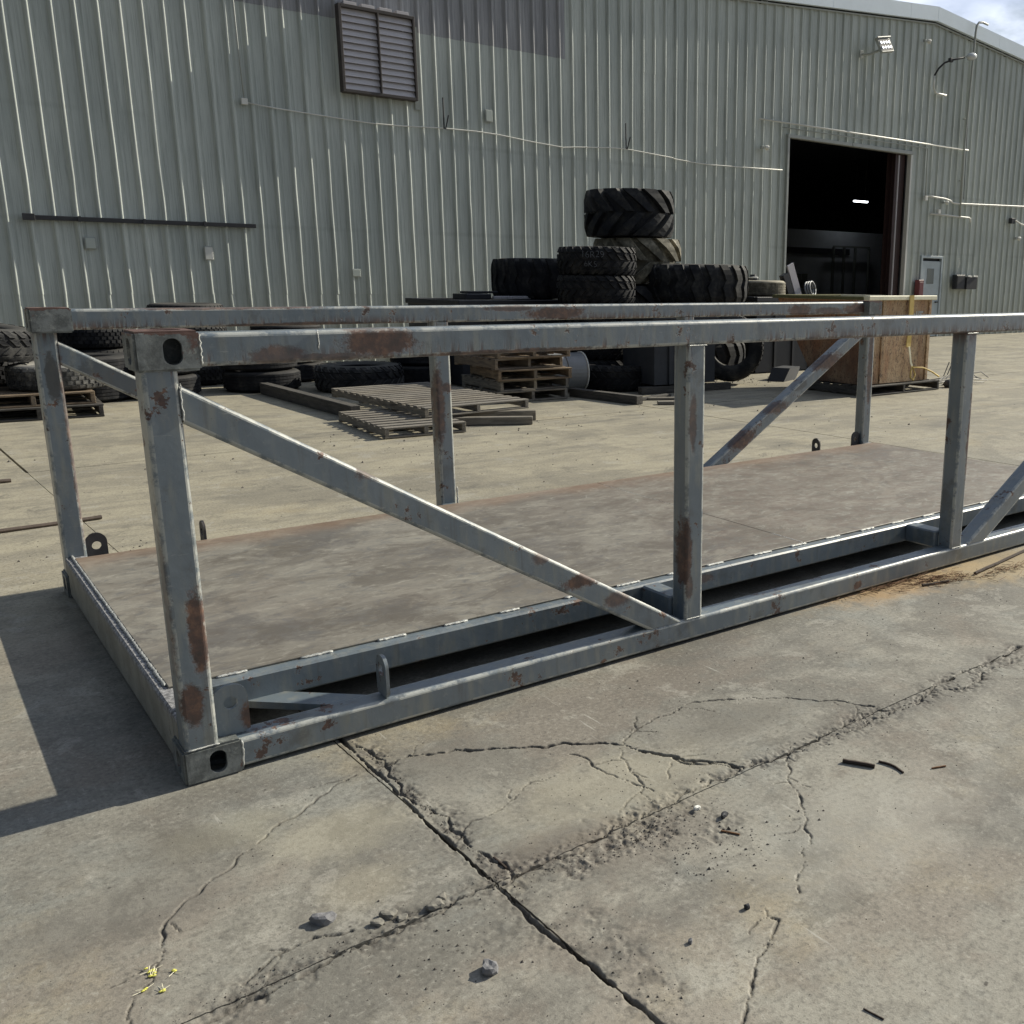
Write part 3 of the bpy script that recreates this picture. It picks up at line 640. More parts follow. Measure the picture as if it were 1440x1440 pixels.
def lug(px, py, axis, wd, ht, mt, hole=.022):
    """lifting lug: plate with a round head and a hole"""
    n = 32; outl = []; r = min(wd/2, .05)
    for i in range(n):
        a = 2*math.pi*(i+.5)/n; c, s_ = math.cos(a), math.sin(a); k = 1/max(abs(c)/(wd/2), abs(s_)/(ht*.35)) if s_ > 0 else 1/max(abs(c)/(wd/2), abs(s_)/(ht*.62))
        p = [c*k, s_*k]
        if s_ > 0:   # rounded head
            q = rounded(wd, ht*.7, r*.98, 8); best = min(q, key=lambda t_: abs(math.atan2(t_[1], t_[0])-a)); p = list(best)
        outl.append((p[0], p[1]+ht*.65))
    inn = [(hole*math.cos(2*math.pi*(i+.5)/n), ht*.65+hole*math.sin(2*math.pi*(i+.5)/n)) for i in range(n)]
    V = []; F = []
    for d in (-.0065, .0065):
        for ring_ in (outl, inn):
            for a, b in ring_: V.append(Vector((a, d, b)) if axis == 'y' else Vector((d, a, b)))
    for i in range(n):
        j = (i+1) % n; F += [(i, j, n+j, n+i), (2*n+i, 3*n+i, 3*n+j, 2*n+j), (i, 2*n+i, 2*n+j, j), (n+i, n+j, 3*n+j, 3*n+i)]
    V = [v+Vector((px, py, .111)) for v in V]
    me = set_sharp(MB().add(V, F).mesh('lifting_lug'), 40); return link('lifting_lug', me, mt, frame)
M_lugd = plain('dark_lug_steel', (.055, .05, .05), .6, 0, .5, 20, .3)
for s in (0, 1):
    X = (lambda a: FL-a) if s else (lambda a: a)
    lug(X(.168), .060, 'y', .11, .18, M_near); lug(X(.685), .052, 'x', .088, .16, M_near)
    lug(X(.162), FW-.07, 'y', .098, .19, M_lugd); lug(X(.67), FW-.075, 'x', .088, .18, M_lugd)

# ------------------------------------------------------------------ warehouse
bld = empty('warehouse', (0, 14.9, 0), (0, 0, .012), label='long green grey ribbed metal warehouse filling the background, with an open loading door', cat='warehouse')
RID, RZ, SL = 23.2, 8.53, .088
def roofz(x): return RZ-SL*abs(x-RID)+(.0 if x < RID else 0)
SP = .3057; PH = 1.49-.012
def sheet(x0, zlo, zhi, proud, mt, name, seed, cuts=(), nz=None, zfun=None, nrib=3):
    """ribbed sheet of three ribs, dented; cuts = openings (xa, xb, z0, z1)"""
    rs = random.Random(seed); xs = []; typ = []
    for r in range(nrib):
        c = x0+SP*(r+.5)
        for dx, d in ((-SP/2+.0005, 0), (-.062, 0), (-.042, .001), (-.026, .032), (-.016, .041), (0, .045), (.013, .043), (.022, .035), (.043, .001), (.062, 0)):
            xs.append((c+dx, d, r, 1 if abs(dx) < .04 else 0))
        for mc in (.102,):
            for dx, d in ((-.010, 0), (0, .004), (.010, 0)): xs.append((c+mc+dx, d, r, 0))
    xs.append((x0+SP*nrib-.0005, 0, nrib-1, 0))
    for ca in cuts:
        for xx in ca[:2]:
            if xs[0][0] < xx < xs[-1][0]: xs.append((xx, 0, 0, 0))
    xs.sort(key=lambda a: a[0])
    zs = list(np.arange(zlo, zhi, .16 if zlo < 5 else .4))+[zhi]
    for ca in cuts:
        for zz in ca[2:]:
            if zlo < zz < zhi: zs.append(zz)
    zs = sorted(set(round(float(z), 4) for z in zs)); nzv = len(zs); V = []; F = []
    ph = [[(rs.uniform(0, 6.3), rs.uniform(.5, 5.5), rs.uniform(.2, 1)) for _ in range(5)] for _ in range(nrib)]
    pd = [[(rs.uniform(0, 6.3), rs.uniform(.4, 4), rs.uniform(.2, 1)) for _ in range(5)] for _ in range(nrib)]
    dent = [(rs.uniform(zlo, zhi), rs.uniform(.12, .5), rs.uniform(-.010, .012)) for _ in range(nrib*2)]
    for i, (x, d, r, k) in enumerate(xs):
        for z in zs:
            low = 1.0 if z < 3.2 else .45
            if zhi > 6.5 and zlo > 5: low = .3
            wx = sum(a*math.sin(p+f*z) for p, f, a in ph[r])*.0022*low
            wy = sum(a*math.sin(p+f*z) for p, f, a in pd[r])*.0022*low
            if k:
                for zc, s, am in dent[r*2:r*2+2]: wx += am*low*math.exp(-((z-zc)/s)**2)
            zz = z if zfun is None or z < zhi else zfun(x)
            V.append((x+(wx if k else 0), -d-proud-(wy if k else wy*.35)-.002, zz))
    for i in range(len(xs)-1):
        for j in range(nzv-1):
            cx = (xs[i][0]+xs[i+1][0])/2; cz = (zs[j]+zs[j+1])/2
            if any(a < cx < b and c < cz < e for a, b, c, e in cuts): continue
            F.append((i*nzv+j, (i+1)*nzv+j, (i+1)*nzv+j+1, i*nzv+j+1))
    me = bpy.data.meshes.new(name); me.from_pydata(V, [], F); me.update()
    if not F: return
    link(name, me, mt, bld, smooth=True)
DOOR = (17.66, 22.49, -.1, 5.05); PDOOR = (23.31, 24.30, -.1, 2.28)
px0 = PH-SP/2-SP*22; k = 0
while px0 < 52:
    nr = 3; x1 = px0+SP*3; cuts = [c for c in (DOOR, PDOOR) if c[1] > px0 and c[0] < x1]
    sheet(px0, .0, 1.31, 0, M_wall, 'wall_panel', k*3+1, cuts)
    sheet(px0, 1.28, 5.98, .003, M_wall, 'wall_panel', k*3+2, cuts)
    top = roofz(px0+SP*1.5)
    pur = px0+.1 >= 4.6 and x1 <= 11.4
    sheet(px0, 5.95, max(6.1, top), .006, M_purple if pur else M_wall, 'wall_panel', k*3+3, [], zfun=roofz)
    px0 = x1; k += 1
WX0, WX1 = PH-SP/2-SP*22, px0
# gable trim: flat fascia pieces, a thin gutter line below
def rake(x0, x1, zo0, zo1, y0, y1, name, mt):
    MB().prism([(x0, roofz(x0)+zo0), (x1, roofz(x1)+zo0), (x1, roofz(x1)+zo1), (x0, roofz(x0)+zo1)], y0, y1, 'y').build(name, mt, bld)
xa = WX0
cutsx = [WX0]+[x for x in np.arange(WX0+3, RID-.5, 3.05)]+[RID]+[x for x in np.arange(RID+3, WX1-1, 3.05)]+[WX1]
for a, b in zip(cutsx[:-1], cutsx[1:]):
    rake(a+.004, b-.004, .04, .40, -.16, -.05, 'roof_trim', M_trim)
    rake(a, b, -.03, .0, -.075, -.035, 'trim_flashing', M_pipe)
for s in (0, 1):   # roof slopes
    a, b = (WX0-.3, RID) if s == 0 else (RID, WX1+.3)
    MB().prism([(a, roofz(a)+.30), (b, roofz(b)+.30), (b, roofz(b)+.36), (a, roofz(a)+.36)], -.05, 32, 'y').build('roof', M_roof, bld)
MB().box(WX0-.06, WX0-.01, 0.02, 32.05, 0, roofz(WX0)+.34).build('side_wall', M_wall, bld); MB().box(WX1+.01, WX1+.06, 0.02, 32.05, 0, roofz(WX1)+.34).build('side_wall', M_wall, bld)
MB().prism([(WX0-.1, 0), (WX1+.1, 0), (WX1+.1, roofz(WX1)+.33), (RID, RZ+.33), (WX0-.1, roofz(WX0)+.33)], 31.9, 31.98, 'y').build('rear_wall', M_wall, bld)
# inner liner keeps the hall dark like the photograph's
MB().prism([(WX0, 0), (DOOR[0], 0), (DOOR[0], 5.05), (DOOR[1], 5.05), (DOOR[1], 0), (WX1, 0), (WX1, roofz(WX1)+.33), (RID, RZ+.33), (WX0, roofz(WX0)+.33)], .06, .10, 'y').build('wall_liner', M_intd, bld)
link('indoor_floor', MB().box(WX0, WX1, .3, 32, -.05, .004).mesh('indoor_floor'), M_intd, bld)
# loading door frame
MB().rbox(DOOR[0]-.07, DOOR[0]-.002, -.075, .06, 0, 5.05, .004).build('door_jamb', M_pipe, bld); MB().rbox(DOOR[1]+.002, DOOR[1]+.08, -.075, .06, 0, 5.05, .004).build('door_jamb', M_white, bld)
MB().rbox(DOOR[0]-.07, 20.0, -.08, .06, 5.052, 5.13, .004).build('door_head', M_pipe, bld); MB().rbox(20.003, DOOR[1]+.08, -.09, .06, 5.052, 5.14, .004).build('door_head', M_pipe, bld)
cm = MB(); cm.box(DOOR[1]-.44, DOOR[1]-.03, .11, .125, 0, 5.3); cm.box(DOOR[1]-.44, DOOR[1]-.03, .40, .415, 0, 5.3); cm.box(DOOR[1]-.24, DOOR[1]-.23, .125, .40, 0, 5.3); cm.build('steel_column', M_col, bld)
MB().tube([(22.03, -.02, 1.0), (22.03, -.02, 5.0)], .022).build('door_track', M_louv, bld)
# rooms at the back of the hall
MB().box(17, 40, 12.0, 12.1, 0, 3.75).build('office_wall', M_int, bld); MB().box(18, 34, 11.93, 11.99, 2.75, 3.0).build('office_wall_band', M_intd, bld)
for xx in (32.6, 33.3, 34.05, 35.0): MB().box(xx-.04, xx+.04, 11.6, 11.7, 0, 3.05).build('glazing_post', M_pipe, bld)
MB().box(32.6, 35.0, 11.6, 11.7, 3.05, 3.12).build('glazing_rail', M_pipe, bld)
MB().box(30.6, 30.95, 11.6, 11.9, 1.3, 1.9).build('wall_cabinet', M_pipe, bld)
# tube lamp that is lit inside
tl = empty('tube_lamp', (0, 14.9, 0), (0, 0, .01), label='small lit tube lamp hanging in the dark hall seen through the loading door', cat='lamp')
MB().box(32.9, 33.75, 10.9, 11.0, 4.93, 4.99).build('diffuser', M_fl, tl); MB().box(32.9, 33.75, 10.88, 11.02, 4.99, 5.03).build('housing', M_pipe, tl)
for xx in (33.0, 33.6): MB().tube([(xx, 10.95, 5.02), (xx, 10.95, roofz(xx)+.31)], .01, 6).build('hanger_rod', M_pipe, tl)
# personnel door
pd_ = MB(); pd_.rbox(PDOOR[0]+.05, PDOOR[1]-.05, -.03, .02, .02, 2.2, .004); d_o = pd_.build('entry_door', M_door, bld)
MB().box(23.62, 23.95, -.036, -.029, 1.55, 1.99).build('door_window', M_glass, d_o); MB().rbox(24.08, 24.2, -.07, -.03, 1.0, 1.04, .003).build('door_handle', M_dark, d_o)
for a, b, c, e in ((PDOOR[0]-.03, PDOOR[0]+.045, 0, 2.28), (PDOOR[1]-.045, PDOOR[1]+.03, 0, 2.28), (PDOOR[0]-.03, PDOOR[1]+.03, 2.282, 2.35)):
    MB().rbox(a, b, -.06, .03, c, e, .004).build('entry_door_frame', M_door, bld)
# louvred vent
lv = empty('louver_vent'); lv.parent = bld
def lvp(mb, nm, mt, **k): return mb.build(nm, mt, lv, **k)
vx0, vx1, vz0, vz1 = 6.41, 7.72, 4.80, 6.12
fm = MB(); fm.rbox(vx0-.05, vx0, -.20, .05, vz0-.05, vz1+.05, .004); fm.rbox(vx1, vx1+.04, -.20, .05, vz0-.05, vz1+.05, .004)
fm.rbox(vx0, vx1, -.20, .05, vz0-.05, vz0, .004); fm.rbox(vx0, vx1, -.20, .05, vz1, vz1+.05, .004); fm.rbox((vx0+vx1)/2-.012, (vx0+vx1)/2+.012, -.21, -.05, vz0, vz1, .003); lvp(fm, 'vent_frame', M_louf)
lvp(MB().box(vx0, vx1, -.045, -.04, vz0, vz1), 'vent_back', M_black)
ns = 12; dz = (vz1-vz0)/ns
sl = MB().prism([(-.165, .006), (-.160, .003), (-.112, dz+.004), (-.117, dz+.007)], 0, (vx1-vx0)/2-.014, 'x').mesh('slat')
for i in range(ns):
    for h in (0, 1):
        o = link('slat', sl, M_louv, lv); o.location = (vx0+.001+h*((vx1-vx0)/2+.012), 0, vz0+i*dz-.004); 
        if h == 1 and i in (8, 9, 10): o.rotation_euler[0] = R(rnd.uniform(-2.5, 2.5))
MB().box(7.765, 7.90, -.038, -.034, 4.62, 6.04).build('patch_strip', plain('patch_strip_paint', (.33, .35, .31), .5), bld)
for i in range(4): MB().rbox(vx0+.05+i*.32, vx0+.28+i*.32, -.20, -.035, vz1+.05, vz1+.10, .004).build('vent_flashing', M_louv, bld)
W = lambda name, label, cat, group=None: empty(name, (0, 14.9, 0), (0, 0, .01), label=label, cat=cat, group=group)
# long dark bar and small plates on the wall
o = W('wall_bar', 'long dark steel bar fixed level across the ribs at the left of the wall', 'wall bar')
MB().rbox(1.38, 4.71, -.10, -.037, 2.385, 2.45, .004).build('bar', M_black, o); MB().rbox(1.36, 1.52, -.12, -.101, 2.37, 2.47, .004).build('end_plate', M_dark, o)
for xx in (2.1, 3.0, 3.9): MB().box(xx-.02, xx+.02, -.11, -.101, 2.375, 2.46).build('bracket', M_dark, o)
M_plate = plain('plate_paint', (.46, .50, .46), .5, 0, .1, 8, 0)
def plate(x0, x1, z0, z1, label, mt=None):
    o = W('wall_plate', label, 'wall plate'); MB().rbox(x0, x1, -.052, -.036, z0, z1, .003).build('plate', mt or M_plate, o); MB().rbox(x0-.015, x1+.015, -.040, -.034, z0-.015, z1+.015, .002).build('rim', M_pipe, o)
plate(2.15, 2.28, 1.985, 2.14, 'small square cover plate below the left half of the long dark wall bar')
plate(3.87, 3.99, 1.85, 2.05, 'small pale shiny cover plate below the right end of the dark wall bar', M_white)
plate(9.22, 9.35, 4.57, 4.77, 'small blank cover plate high on the wall right of the louvred vent')
plate(6.36, 6.50, 1.60, 1.72, 'faint square cover plate low on the wall, below the louvred vent')
# cable, clips and rods
def wire(pts, r, name, label, cat, mt, boxes=(), group=None, n=8, y=-.055):
    o = W(name, label, cat, group); P = []
    pts = [Vector((a, y, b)) if len((a, b)) == 2 else None for a, b in pts]
    MB().tube(pts, r, n).build('run', mt, o, smooth=True)
    for x, z, s in boxes: MB().rbox(x-s, x+s, y-.03, -.034, z-s, z+s, .004).build('box', mt, o)
    return o
cab = [(4.71, 4.40), (5.2, 4.36), (6.36, 4.31), (6.9, 4.29), (7.42, 4.30), (8.3, 4.345), (9.0, 4.355), (9.49, 4.34), (10.2, 4.28), (10.98, 4.235), (11.3, 4.27), (12.24, 4.34), (12.59, 4.345), (13.2, 4.31), (13.9, 4.27), (13.95, 4.25), (14.6, 4.215), (15.1, 4.21), (16.2, 4.235), (17.4, 4.27)]
wire(cab, .011, 'wall_cable', 'thin pale cable sagging across the ribs from under the vent to the loading door', 'cable', M_white, [(4.71, 4.41, .05)])
wire([(4.71, 4.45), (4.69, 5.2), (4.66, 7.1)], .010, 'drop_cable', 'thin grey cable running up the wall left of the louvred vent', 'cable', M_pipe)
for nm, (a, b, c, d) in (('first', (8.29, 8.31, 4.88, 4.33)), ('second', (12.55, 12.59, 4.86, 4.34))):
    o = W('steel_rod', 'pair of thin dark steel rods sticking up behind the cable '+('near the vent' if nm == 'first' else 'above the tyre stack'), 'steel rod', 'dark rod pairs on the wall cable')
    MB().tube([(b, -.06, d), (a, -.10, c)], .014, 6).build('rod', M_black, o); MB().tube([(b+.03, -.06, d), (b+.08, -.10, d+.25)], .013, 6).build('rod', M_black, o)
wire([(16.56, 5.37), (20, 5.375), (25.08, 5.385)], .022, 'wall_pipe', 'long pale pipe running level over the head of the loading door', 'pipe', M_white, y=-.08)
wire([(17.35, 5.255), (20, 5.265), (22.9, 5.275), (23.15, 5.27), (23.17, 5.0), (23.19, 4.0)], .014, 'thin_conduit', 'thin grey conduit just under the long pale pipe, turning down beside the door', 'conduit', M_pipe, y=-.07)
wire([(23.2, 4.0), (23.6, 3.985), (24.1, 3.965), (24.35, 3.93), (24.5, 3.87), (24.8, 3.865), (28.5, 3.97), (31, 4.0)], .026, 'wall_pipe', 'pale pipe with a small bend running right from above the entry door', 'pipe', M_white, [(23.2, 3.93, .06)], y=-.09)
wire([(23.45, 3.52), (25.35, 3.49), (25.42, 3.46), (25.43, 3.36)], .026, 'wall_pipe', 'short pale pipe with a down-turned end below the bent pipe, above the entry door', 'pipe', M_white, [(23.85, 3.60, .06)], y=-.09)
wire([(24.9, 3.55), (24.9, 3.78)], .022, 'pipe_stub', 'short upright pale pipe stub between the two level pipes', 'pipe', M_white, y=-.07)
mast = W('vent_mast', 'tall thin grey mast pipe rising past the roof edge with a bent top', 'mast pipe')
MB().tube([(24.86, -.10, 3.5), (24.83, -.11, 5.4), (24.80, -.20, 7.6), (24.79, -.24, 8.5), (24.82, -.24, 8.68), (24.92, -.24, 8.78), (25.1, -.24, 8.81), (25.35, -.24, 8.79)], .032, 8).build('pipe', M_pipe, mast, smooth=True)
for zz in (4.5, 6.2, 7.8): MB().rbox(24.76, 24.9, -.1, -.034, zz, zz+.03, .003).build('clamp', M_pipe, mast)
wire([(25.07, 4.0), (25.0, 5.8), (25.0, 8.0)], .008, 'drop_cable', 'thin dark cable hanging beside the tall mast pipe', 'cable', M_black, y=-.05)
# floodlight with eight LEDs
fl = W('floodlight', 'square LED floodlight with eight bright lenses high above the loading door', 'floodlight')
Mf = Matrix.Translation((20.62, -.42, 7.52))@Matrix.Rotation(R(-22), 4, 'X')@Matrix.Rotation(R(-12), 4, 'Y')@Matrix.Scale(.82, 4)
MB().rbox(-.32, .32, -.05, .05, -.22, .22, .01, Mf).build('housing', M_pipe, fl); MB().rbox(-.29, .29, -.054, -.051, -.19, .19, .002, Mf).build('front_panel', M_dark, fl); MB().rbox(-.34, .36, -.10, .06, .225, .26, .004, Mf).build('visor', M_pipe, fl)
for i in range(4):
    for j in range(2): MB().lathe([(.0001, 0), (.045, 0), (.045, .012), (.0001, .014)], 10, Mf@Matrix.Translation((-.21+i*.14, -.056, -.08+j*.16))@Matrix.Rotation(R(90), 4, 'X'), False).build('lens', M_led, fl)
MB().tube([(20.18, -.04, 7.31), (20.3, -.2, 7.31), (20.5, -.36, 7.4)], .03, 8).build('arm', M_pipe, fl); MB().rbox(20.1, 20.24, -.06, -.034, 7.22, 7.4, .004).build('wall_bracket', M_pipe, fl)
def smalllamp(x, z, label, s=1.0):
    o = W('wall_lamp', label, 'wall lamp'); MB().rbox(x-.05*s, x+.05*s, -.12, -.034, z-.05*s, z+.05*s, .006).build('base', M_pipe, o)
    MB().lathe([(.001, 0), (.05*s, .01), (.085*s, .1*s), (.09*s, .14*s), (.001, .15*s)], 14, Matrix.Translation((x+.06*s, -.13, z+.01))@Matrix.Rotation(R(100), 4, 'Y'), False).build('lamp_head', M_white, o)
smalllamp(22.72, 8.0, 'small pale lamp head close under the roof trim near its peak', .7)
smalllamp(16.66, 4.73, 'small pale lamp on the wall just left of the loading door head', .7)
smalllamp(27.95, 2.98, 'pair-like small bright lamp at the right edge of the wall, above head height', .75)
smalllamp(24.05, 3.86, 'tiny lamp tucked under the bend of the pale pipe above the entry door', .6)
gn = W('gooseneck_lamp', 'glass gooseneck lamp on a curved dark arm high on the wall near the roof peak', 'wall lamp')
MB().tube([(23.85, -.06, 6.75), (23.45, -.08, 6.74), (23.3, -.1, 6.76), (23.2, -.11, 6.86), (23.18, -.12, 7.17)], .028, 8).build('conduit', M_white, gn, smooth=True)
MB().tube([(23.18, -.12, 7.17), (23.24, -.2, 7.35), (23.36, -.3, 7.5), (23.5, -.42, 7.57), (23.85, -.6, 7.66)], .026, 8).build('arm', M_dark, gn, smooth=True)
Mg = Matrix.Translation((24.05, -.68, 7.70))@Matrix.Rotation(R(80), 4, 'Y')
MB().lathe([(.001, -.2), (.05, -.18), (.09, -.08), (.10, .05), (.07, .16), (.001, .19)], 16, Mg, False).build('glass_head', plain('frosted_glass', (.5, .52, .52), .2, 0, .1, 5, 0), gn, smooth=True)
MB().rbox(23.42, 23.56, -.45, -.36, 7.52, 7.62, .01).build('joint', M_dark, gn)
# red cabinet, electric boxes
o = W('red_cabinet', 'dull red extinguisher cabinet left of the pale entry door', 'cabinet'); MB().rbox(23.0, 23.24, -.18, -.034, .95, 1.66, .01).build('body', M_red, o); MB().rbox(23.03, 23.21, -.19, -.181, 1.0, 1.6, .004).build('door', M_red, o)
o = W('electric_box', 'dark square electric box, left one of the pair beside the entry door', 'electric box', 'electric boxes by the entry door'); MB().rbox(24.80, 25.24, -.20, -.034, 1.40, 1.82, .01).build('case', M_black, o); MB().rbox(24.83, 25.2, -.21, -.201, 1.43, 1.79, .004).build('cover', M_dark, o)
o = W('electric_box', 'dark electric box with pale caps, right one of the pair beside the entry door', 'electric box', 'electric boxes by the entry door'); MB().rbox(25.27, 25.82, -.24, -.034, 1.40, 1.76, .01).build('case', M_dark, o); MB().rbox(25.30, 25.48, -.26, -.10, 1.765, 1.80, .004).build('cap', M_white, o); MB().rbox(25.58, 25.80, -.26, -.10, 1.765, 1.80, .004).build('cap', M_white, o)
wire([(25.05, 1.84), (25.0, 2.0), (25.1, 2.15), (25.02, 2.3)], .008, 'loose_wire', 'thin loose pale wire above the left electric box', 'wire', M_white)
o = W('wall_camera', 'dark bracket with a curved pale arm near the right edge, above the small bright lamp', 'bracket'); MB().rbox(27.55, 27.75, -.16, -.034, 3.42, 3.58, .01).build('bracket', M_dark, o); MB().tube([(27.75, -.15, 3.52), (28.0, -.2, 3.42), (28.3, -.2, 3.38), (29, -.1, 3.4)], .025, 8).build('arm', M_white, o)

# ------------------------------------------------------------------ tyres
def tyre_meshes(name, Ro, Wd, Ri, style, nl=24, depth=.03, seg=56, ang=.5):
    """body of revolution (bulged side walls, open middle) plus tread lugs; axis Z, lying, base at z=0"""
    h = Wd/2; p = []
    s = Ro-depth
    prof = [(Ri, -h*.72), (Ri+.02, -h*.86), (Ri+(s-Ri)*.35, -h*.99), (Ri+(s-Ri)*.62, -h), (Ri+(s-Ri)*.86, -h*.93), (s-.004, -h*.78), (s, -h*.6), (s+.003, 0), (s, h*.6), (s-.004, h*.78),
            (Ri+(s-Ri)*.86, h*.93), (Ri+(s-Ri)*.62, h), (Ri+(s-Ri)*.35, h*.99), (Ri+.02, h*.86), (Ri, h*.72), (Ri+.03, h*.66), (Ri+(s-Ri)*.5, h*.85), (s-.06, h*.6), (s-.05, -h*.6), (Ri+(s-Ri)*.5, -h*.85), (Ri+.03, -h*.66)]
    if Ro < .35: prof[16:20] = [(Ri+(s-Ri)*.5, h*.85), (s-.03, h*.6), (s-.03, -h*.6), (Ri+(s-Ri)*.5, -h*.85)]
    body = MB().lathe([(a, b+h) for a, b in prof], seg).mesh(name+'_body')
    body.polygons.foreach_set('use_smooth', [True]*len(body.polygons))
    T = MB()
    def lug_(t0, z0, t1, z1, wdt, r0, r1, n=3, e0=0, e1=0):
        V = []
        for i in range(n+1):
            f = i/n; th = t0+(t1-t0)*f; z = z0+(z1-z0)*f; wv = wdt*(1-e0*(1-f)-e1*f)
            zz = abs(z)/h; dr = .0 if zz < .62 else (zz-.62)/.38*.10*Ro*.6
            for sgn, rr in ((-1, r0-dr*.4), (1, r0-dr*.4), (.82, r1-dr), (-.82, r1-dr)):
                a = th+sgn*wv/2/Ro; V.append(Vector((rr*math.cos(a), rr*math.sin(a), z+h)))
        F = [(0, 3, 2, 1), tuple(n*4+j for j in range(4))]
        for i in range(n):
            for j in range(4): F.append((i*4+j, i*4+(j+1) % 4, (i+1)*4+(j+1) % 4, (i+1)*4+j))
        T.add(V, F)
    r0 = s-.012
    if style == 'chevron':
        for i in range(nl):
            a = 2*math.pi*i/nl; wd_ = 2*math.pi*Ro/nl*.66
            lug_(a-ang*.5, .96*h, a+ang*.5, .03*h, wd_, r0-.01, Ro, 5, -.25, .35); lug_(a+math.pi/nl-ang*.5, -.96*h, a+math.pi/nl+ang*.5, -.03*h, wd_, r0-.01, Ro, 5, -.25, .35)
    elif style == 'blocks':
        rows = 4
        for rr in range(rows):
            zc = -h*.78+rr*(1.56*h/(rows-1))
            for i in range(nl):
                a = 2*math.pi*(i+.5*(rr % 2))/nl; wd_ = 2*math.pi*Ro/nl*.62; hz = h*.19; tw = .25*2*math.pi/nl*(1 if rr < 2 else -1)
                lug_(a-tw, zc-hz, a+tw, zc+hz, wd_, r0, Ro, 2)
    elif style == 'fine':
        rows = 5
        for rr in range(rows):
            zc = -h*.7+rr*(1.4*h/(rows-1))
            for i in range(nl):
                a = 2*math.pi*(i+.5*(rr % 2))/nl; lug_(a, zc-h*.14, a+.15/nl, zc+h*.14, 2*math.pi*Ro/nl*.78, r0, Ro, 1)
    elif style == 'ribs':
        for zc in (-.62, -.31, 0, .31, .62): T.lathe([(r0, (zc-.12)*h+h), (Ro-.003, (zc-.11)*h+h), (Ro-.003, (zc+.11)*h+h), (r0, (zc+.12)*h+h)], seg)
    elif style == 'bars':
        for i in range(nl):
            a = 2*math.pi*i/nl; wd_ = 2*math.pi*Ro/nl*.68
            lug_(a-ang*.3, .95*h, a+ang*.15, .2*h, wd_, r0, Ro, 3); lug_(a+ang*.15, .2*h, a-ang*.15, -.2*h, wd_*.9, r0, Ro, 2); lug_(a-ang*.15, -.2*h, a+ang*.3, -.95*h, wd_, r0, Ro, 3)
    return body, T.mesh(name+'_tread')
TY = {}
def tyre(kind, loc, rot=(0, 0, 0), label='', group=None, mt=None):
    if kind not in TY:
        spec = dict(loader=(.74, .745, .30, 'chevron', 13, .095, 64, .50), otr=(.60, .408, .30, 'blocks', 26, .026, 60, .4), wide=(.72, .64, .3, 'bars', 20, .03, 56, .25), big=(.95, .61, .40, 'bars', 22, .045, 64, .22),
                    truck=(.52, .29, .28, 'fine', 40, .014, 52, .2), rib=(.52, .28, .28, 'ribs', 30, .012, 52, .2), rock=(.62, .36, .3, 'blocks', 26, .02, 56, .3), car=(.33, .21, .20, 'fine', 36, .009, 40, .2))[kind]
        TY[kind] = tyre_meshes(kind, *spec[:4], nl=spec[4], depth=spec[5], seg=spec[6], ang=spec[7])+(spec,)
    b, t, spec = TY[kind]
    o = empty('tyre', loc, rot, label=label, cat='tyre', group=group)
    for nm, me in (('sidewall', b), ('tread', t)):
        c = bpy.data.objects.new(nm, me); col.objects.link(c); c.parent = o
        if not me.materials: me.materials.append(M_rub)
        if mt is not None: c.material_slots[0].link = 'OBJECT'; c.material_slots[0].material = mt
    return o
G1 = 'tyres of the tall stack'; 
# tall stack of loader tyres (four high)
for i, (dx, dy, mt, lb) in enumerate(((0.06, .05, M_rub2, 'huge loader tyre on the ground at the foot of the tall stack, almost hidden'), (.05, .0, M_rub2, 'huge loader tyre third from the top of the tall stack, behind smaller tyres'), (.16, .0, M_tan, 'dusty tan loader tyre, second from the top of the tall stack'), (0, 0, M_top, 'topmost dark loader tyre with deep chevron lugs, crowning the tall stack'))):
    tyre('loader', (9.30+dx, 10.35+dy, .012+i*.749), (0, 0, (0.3, 1.1, .12, .0)[i]), lb, G1, mt)
# mid stack of five block-tread tyres
lbl = ['block tread tyre at the very bottom of the five-high stack', 'block tread tyre second from the bottom of the five-high stack', 'block tread tyre in the middle of the five-high stack', 'block tread tyre second from the top of the five-high stack, no writing', 'block tread tyre on top of the five-high stack with chalk writing on its tread']
for i in range(5): tyre('otr', (8.04-.02*(i % 2), 9.45, .012+i*.411), (0, 0, .4*i), lbl[i], 'tyres of the five-high stack')
# chalk writing on the top tyre
def write(txt, size, R0, zc, ang0, ctr, label):
    cu = bpy.data.curves.new('t', 'FONT'); cu.body = txt; cu.size = size; cu.offset = -.003; o = bpy.data.objects.new('t', cu); col.objects.link(o)
    me = bpy.data.meshes.new_from_object(o.evaluated_get(bpy.context.evaluated_depsgraph_get())); bpy.data.objects.remove(o)
    bm = bmesh.new(); bm.from_mesh(me); bmesh.ops.triangulate(bm, faces=bm.faces); 
    bmesh.ops.subdivide_edges(bm, edges=[e for e in bm.edges if e.calc_length() > .03], cuts=2)
    for v in bm.verts:
        a = ang0+v.co.x/R0; wob = .006*math.sin(v.co.x*31); v.co = Vector((ctr[0]+R0*math.cos(a), ctr[1]+R0*math.sin(a), zc+v.co.y+wob))
    bm.to_mesh(me); bm.free(); return link('chalk_writing', me, M_chalk)
aw = math.atan2(-3.19-9.45, -.565-8.04)
for txt, sz, zz, a0 in (('16R29', .135, 1.90, -.40), ('6K5', .12, 1.77, -.32)):
    o = write(txt, sz, .6055, zz, aw+a0, (8.04, 9.45), ''); tag(o, 'faded chalk characters '+txt+' scrawled on the tread of the top block tyre', 'chalk writing')
